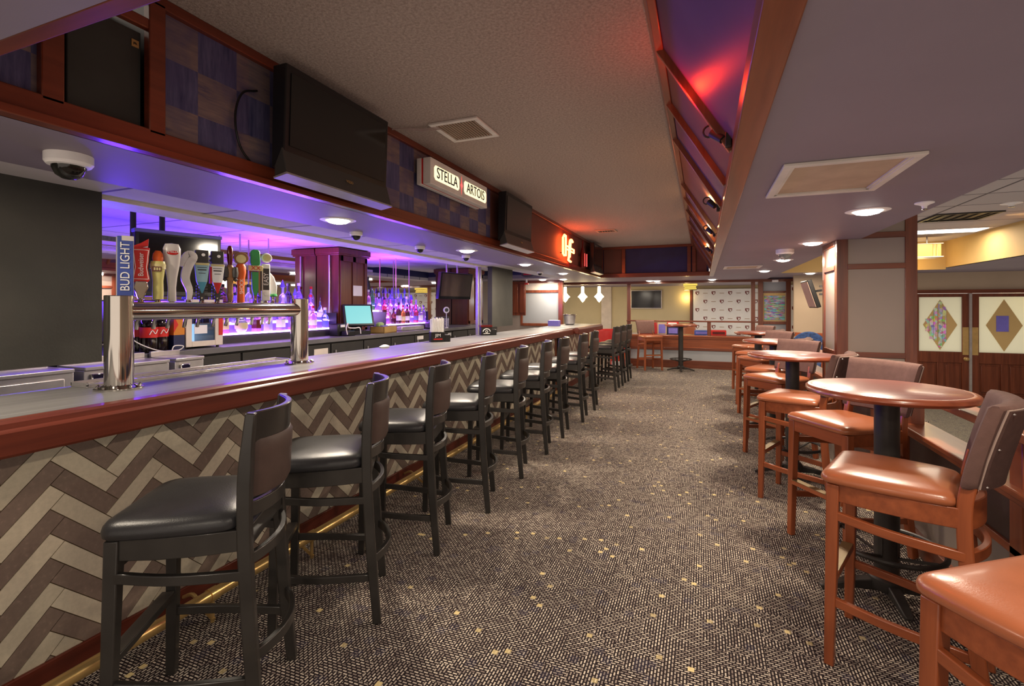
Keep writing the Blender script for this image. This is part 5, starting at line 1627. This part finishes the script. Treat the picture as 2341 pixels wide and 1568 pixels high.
px = MB().box(1.38, 1.5, 11.8, 11.9, 1.95, 2.0).build('ceiling_sensor', 'white_plastic', bevel=.004)
tag(px, 'small white sensor box on the dark beam above the framed collage', 'sensor')

# ------------------------------------------------------------ stage
ft = thing('stage_tv', 'flat dark television on the olive stage wall', 'television', (-1.59, 14.95, 1.36))
MB().box(-2.04, -1.14, 14.93, 14.98, 1.36, 1.91).build('case', 'steel', ft, bevel=.004)
MB().box(-2.02, -1.16, 14.925, 14.932, 1.38, 1.89).build('screen', 'screen', ft)
MB().box(-1.7, -1.5, 14.98, 15.0, 1.5, 1.75).build('wall_mount', 'iron', ft)
def banner(x0, x1, y, z0, z1, label, nx, nz):
    mb = MB()
    mb.box(x0, x1, y, y + .012, z0, z1)
    dx = (x1 - x0) / nx
    dz = (z1 - z0) / nz
    for j in range(nz):
        for i in range(nx * 2):
            if (i + j) % 2:
                continue
            x, z = x0 + dx * (i + .5) / 2, z1 - dz * (j + .5)
            s = .05
            mb.mt(1).prism([(x - s, z + s), (x + s, z + s), (x + s, z - s * .1), (x, z - s * 1.15), (x - s, z - s * .1)], 'y', y - .002, y)
            mb.mt(2).prism([(x - s * .7, z + s * .6), (x + s * .75, z + s * .5), (x + s * .6, z - s * .1), (x + s * .05, z - s * .8), (x - s * .3, z - s * .3), (x - s * .1, z + s * .1)], 'y', y - .003, y - .002)
            xx = x + dx / 2
            if xx + .07 < x1:
                mb.mt(3).box(xx - .06, xx + .06, y - .0015, y, z - .008, z + .008)
            mb.mt(0)
    o = mb.build('backdrop_banner', ['white', 'crest', 'white', 'grille_beige'], smooth=0)
    return tag(o, label, 'banner', 'banners printed with red shields')
banner(-.27, 1.45, 14.9, .005, 1.92, 'wide pale banner printed with rows of red shields behind the stage', 4, 8)
banner(1.79, 2.06, 12.16, .01, 1.9, 'narrow pale banner with shields beside the framed collage', 1, 9)
S('trim_13', MB().box(-.36, -.29, 14.9, 14.98, 0, 1.98), 'cherry_z')
pc = thing('picture', 'framed crowded colour collage between two timber posts', 'picture', (1.44, 11.93, 1.1))
MB().box(1.225, 1.655, 11.925, 11.945, 1.105, 1.715).build('frame', 'tan_wall', pc)
MB().box(1.24, 1.64, 11.915, 11.925, 1.13, 1.66).build('collage_print', 'collage', pc, smooth=0)
lb = thing('stage_bench', 'long timber bench behind the stage half wall', 'bench', (-.4, 12.6, 0))
MB().box(-1.5, .9, 12.35, 12.85, .68, .74).build('bench_top', 'cherry_x', lb, bevel=.005)
MB().box(-1.45, -1.4, 12.4, 12.8, 0, .68).box(.8, .85, 12.4, 12.8, 0, .68).build('end_support', 'cherry_z', lb)
for x0, x1, z1, c, lbl in ((-1.05, -.83, 1.02, 'grille_beige', 'tall grey drinks case on the stage bench'), (-.82, -.55, .93, 'navy_print', 'dark blue drinks case on the stage bench'), (-.2, .12, .85, 'blue', 'flat blue drinks case on the stage bench'), (.17, .5, .86, 'red', 'flat red drinks case on the stage bench')):
    t = thing('drinks_case', lbl, 'box', ((x0 + x1) / 2, 12.55, .74), 0, 'drinks cases on the stage bench')
    MB().box(x0, x1, 12.4, 12.7, .741, z1).build('carton', c, t, bevel=.004)
    MB().box(x0 + .03, x1 - .03, 12.395, 12.4, .77, z1 - .03).build('printed_front', 'lav' if c != 'red' else 'maroon', t)
t = thing('drinks_case', 'red drinks case stacked on the dark blue one on the stage bench', 'box', (-.69, 12.55, .93), 0, 'drinks cases on the stage bench')
MB().box(-.82, -.56, 12.42, 12.68, .931, 1.05).build('carton', 'red', t, bevel=.004)
MB().box(-.8, -.6, 12.415, 12.42, .95, 1.03).build('printed_front', 'white', t)
def red_chair(x, y, rz, label, m='red_vinyl', h=1.0):
    t = thing('padded_chair', label, 'chair', (x, y, 0), rz, 'padded chairs by the stage')
    B = lambda mb, n, mm, **k: mb.build(n, mm, t, world=False, **k)
    B(cushion(.25, .24, .25, -.22, .42, .09), 'seat', m, smooth=60)
    B(curved_panel(.25, .22, [.5, .52, .65, .8, h - .05, h - .01, h], lambda z: -.22 - .08 * (z - .5), .08, .05, 12, .4), 'backrest', m, smooth=60)
    for sx in (-1, 1):
        for sy in (-1, 1):
            B(MB().cyl((sx * .21, sy * .2, 0), (sx * .2, sy * .18, .425), .016, .02, n=10), 'leg', 'cherry_z')
red_chair(-1.36, 13.2, PI, 'red padded chair behind the stage wall beside the thin post')
red_chair(-.42, 13.25, PI, 'orange padded chair with a round back behind the lone table', 'caramel_vinyl', .98)
red_chair(-1.93, 10.75, math.radians(200), 'bright red padded chair past the end of the short counter', 'red_vinyl', .92)
for k, (c, h) in enumerate((('red', .16), ('orange', .13), ('red', .15), ('blue', .16), ('lav', .12))):
    z = [0, .16, .29, .44, .60][k]
    t = thing('drinks_case', ['red drinks case at the foot of the stack by the stage post', 'orange drinks case, second from the floor in the stack by the stage post', 'red drinks case, middle of the stack by the stage post', 'blue drinks case, second from the top of the stack by the stage post', 'lavender drinks case on top of the stack by the stage post'][k], 'box', (-1.9, 11.75, z), 0, 'drinks cases stacked by the stage post')
    MB().box(-2.06, -1.75, 11.62, 11.86, z + .001, z + h).build('carton', c, t, bevel=.003)
    MB().box(-2.03, -1.78, 11.615, 11.62, z + .03, z + h - .03).build('printed_front', 'white' if k % 2 == 0 else 'red', t)

# ------------------------------------------------------------ beyond the column
S('floor_landing', MB().box(1.2, 2.6, 7.5, 12.2, -.35, 0), 'carpet', smooth=0)
ac = thing('armchair', 'wooden armchair with a round blue patterned back beyond the column', 'chair', (1.62, 9.5, 0), math.radians(160))
B = lambda mb, n, m, **k: mb.build(n, m, ac, world=False, **k)
B(cushion(.27, .25, .26, -.24, .42, .09), 'seat', 'blue_cloth', smooth=60)
mb = MB()
po_ = [(.27 * math.cos(a), .72 + .27 * math.sin(a) * 1.0) for a in [PI * k / 14 for k in range(15)]] + [(-.27, .55), (.27, .55)]
B(mb.prism([(x, z) for x, z in po_], 'y', -.3, -.22), 'backrest', 'blue_cloth', bevel=.02)
for sx in (-1, 1):
    B(MB().sweep(spline([(sx * .28, -.25, 0), (sx * .28, -.26, .45), (sx * .28, -.3, .96)], 4), .04, .05, up=(0, 1, 0)), 'rear_leg', 'stoolwood_z')
    B(MB().sweep([(sx * .28, .24, 0), (sx * .28, .22, .66)], .04, .045, up=(0, 1, 0)), 'front_leg', 'stoolwood_z')
    B(MB().sweep([(sx * .28, .26, .67), (sx * .28, -.26, .68)], .05, .03), 'armrest', 'stoolwood_y', bevel=.006)
B(MB().box(-.29, .29, -.31, -.27, .9, .97), 'crest_rail', 'stoolwood_x', bevel=.005)
ctv = thing('column_tv', 'tilted television on a bracket behind the panelled column', 'television', (1.12, 6.2, 1.4), 0)
mx = Matrix.Rotation(math.radians(-17), 3, 'Y')
MB().cbox((1.065, 6.0, 1.56), (.04, .40, .30), mtx=mx).build('case', 'black_plastic', ctv, bevel=.005)
MB().cbox((1.043, 6.0, 1.553), (.004, .37, .27), mtx=mx).build('screen', 'grille_beige', ctv)  # screen's reflection put into its colour as plain beige
MB().box(1.08, 1.2, 5.625, 5.66, 1.54, 1.56).box(1.08, 1.2, 5.625, 5.66, 1.62, 1.64).box(1.1, 1.12, 5.64, 6.0, 1.58, 1.6).box(1.04, 1.12, 5.98, 6.02, 1.58, 1.6).build('bracket', 'iron', ctv)
ss = thing('scroll_stand', 'black scrolled metal stand on the lower floor by the picture edge', 'stand', (2.75, 5.0, -.35))
q = MB().cyl((2.75, 5, -.35), (2.75, 5, 1.02), .016, n=8)
for k in range(3):
    a = k * 2 * PI / 3 + 2.6
    for z0 in (.9, .72):
        q.tube(spline([(2.75, 5, z0 - .12), (2.75 + .06 * math.cos(a), 5 + .06 * math.sin(a), z0 - .05), (2.75 + .13 * math.cos(a), 5 + .13 * math.sin(a), z0), (2.75 + .1 * math.cos(a), 5 + .1 * math.sin(a), z0 + .05), (2.75 + .07 * math.cos(a), 5 + .07 * math.sin(a), z0 + .02)], 5), .011, 7)
q.build('scrolled_frame', 'iron', ss)
MB().lathe([(.16, 0), (.17, .01), (.05, .03), (0, .03)], (2.75, 5, -.3495), 18).build('foot', 'iron', ss)
light('lobby_lamp', 'POINT', (4.3, 12.6, 1.0), 28, (255, 240, 204), .3)
light('lobby_lamp', 'POINT', (5.4, 11.9, 1.55), 14, (255, 226, 140), .2)

# ------------------------------------------------------------ violet strip lights behind the bottles
for y, p in ((4.05, 9.), (5.95, 9.)):
    light('bottle_strip_lamp', 'AREA', (-4.36, y, 1.72), p, (255, 96, 205), .5, (PI, 0, 0), shape='RECTANGLE', sy=.1)
for y, p in ((2.3, 30.), (3.8, 32.), (6.1, 34.)):
    light('bottle_strip_lamp', 'AREA', (-4.2, y, 1.42), p, (86, 44, 255), .1, (0, math.radians(-150), 0), shape='RECTANGLE', sy=1.2)

# ------------------------------------------------------------ world, camera, view
w = bpy.data.worlds.new('room_ambience')
SC.world = w
w.use_nodes = True
bg = w.node_tree.nodes['Background']
bg.inputs[0].default_value = lin((255, 236, 218))
bg.inputs[1].default_value = .8
cam = bpy.data.cameras.new('camera')
co = bpy.data.objects.new('camera', cam)
COL.objects.link(co)
co.location = (0, 0, 1.43)
co.rotation_euler = (PI / 2, 0, math.atan((1608 - 1170.5) / 1110.))
cam.sensor_width = 36
cam.lens = 36 * 1110. / 2341
cam.shift_y = -(784 - 700) / 2341
cam.clip_start = .05
SC.camera = co
vs = SC.view_settings
vs.view_transform = 'Standard'
vs.look = 'None'
vs.exposure = 0.34
vs.gamma = 1
vs.use_curve_mapping = False
cy = SC.cycles
cy.use_denoising = True
cy.use_fast_gi = True
cy.fast_gi_method = 'ADD'
w.light_settings.ao_factor = .25
w.light_settings.distance = 1.1
cy.max_bounces = 8
cy.diffuse_bounces = 4
cy.glossy_bounces = 4
cy.transmission_bounces = 6
cy.transparent_max_bounces = 6
cy.caustics_reflective = False
cy.caustics_refractive = False
cy.sample_clamp_indirect = 4
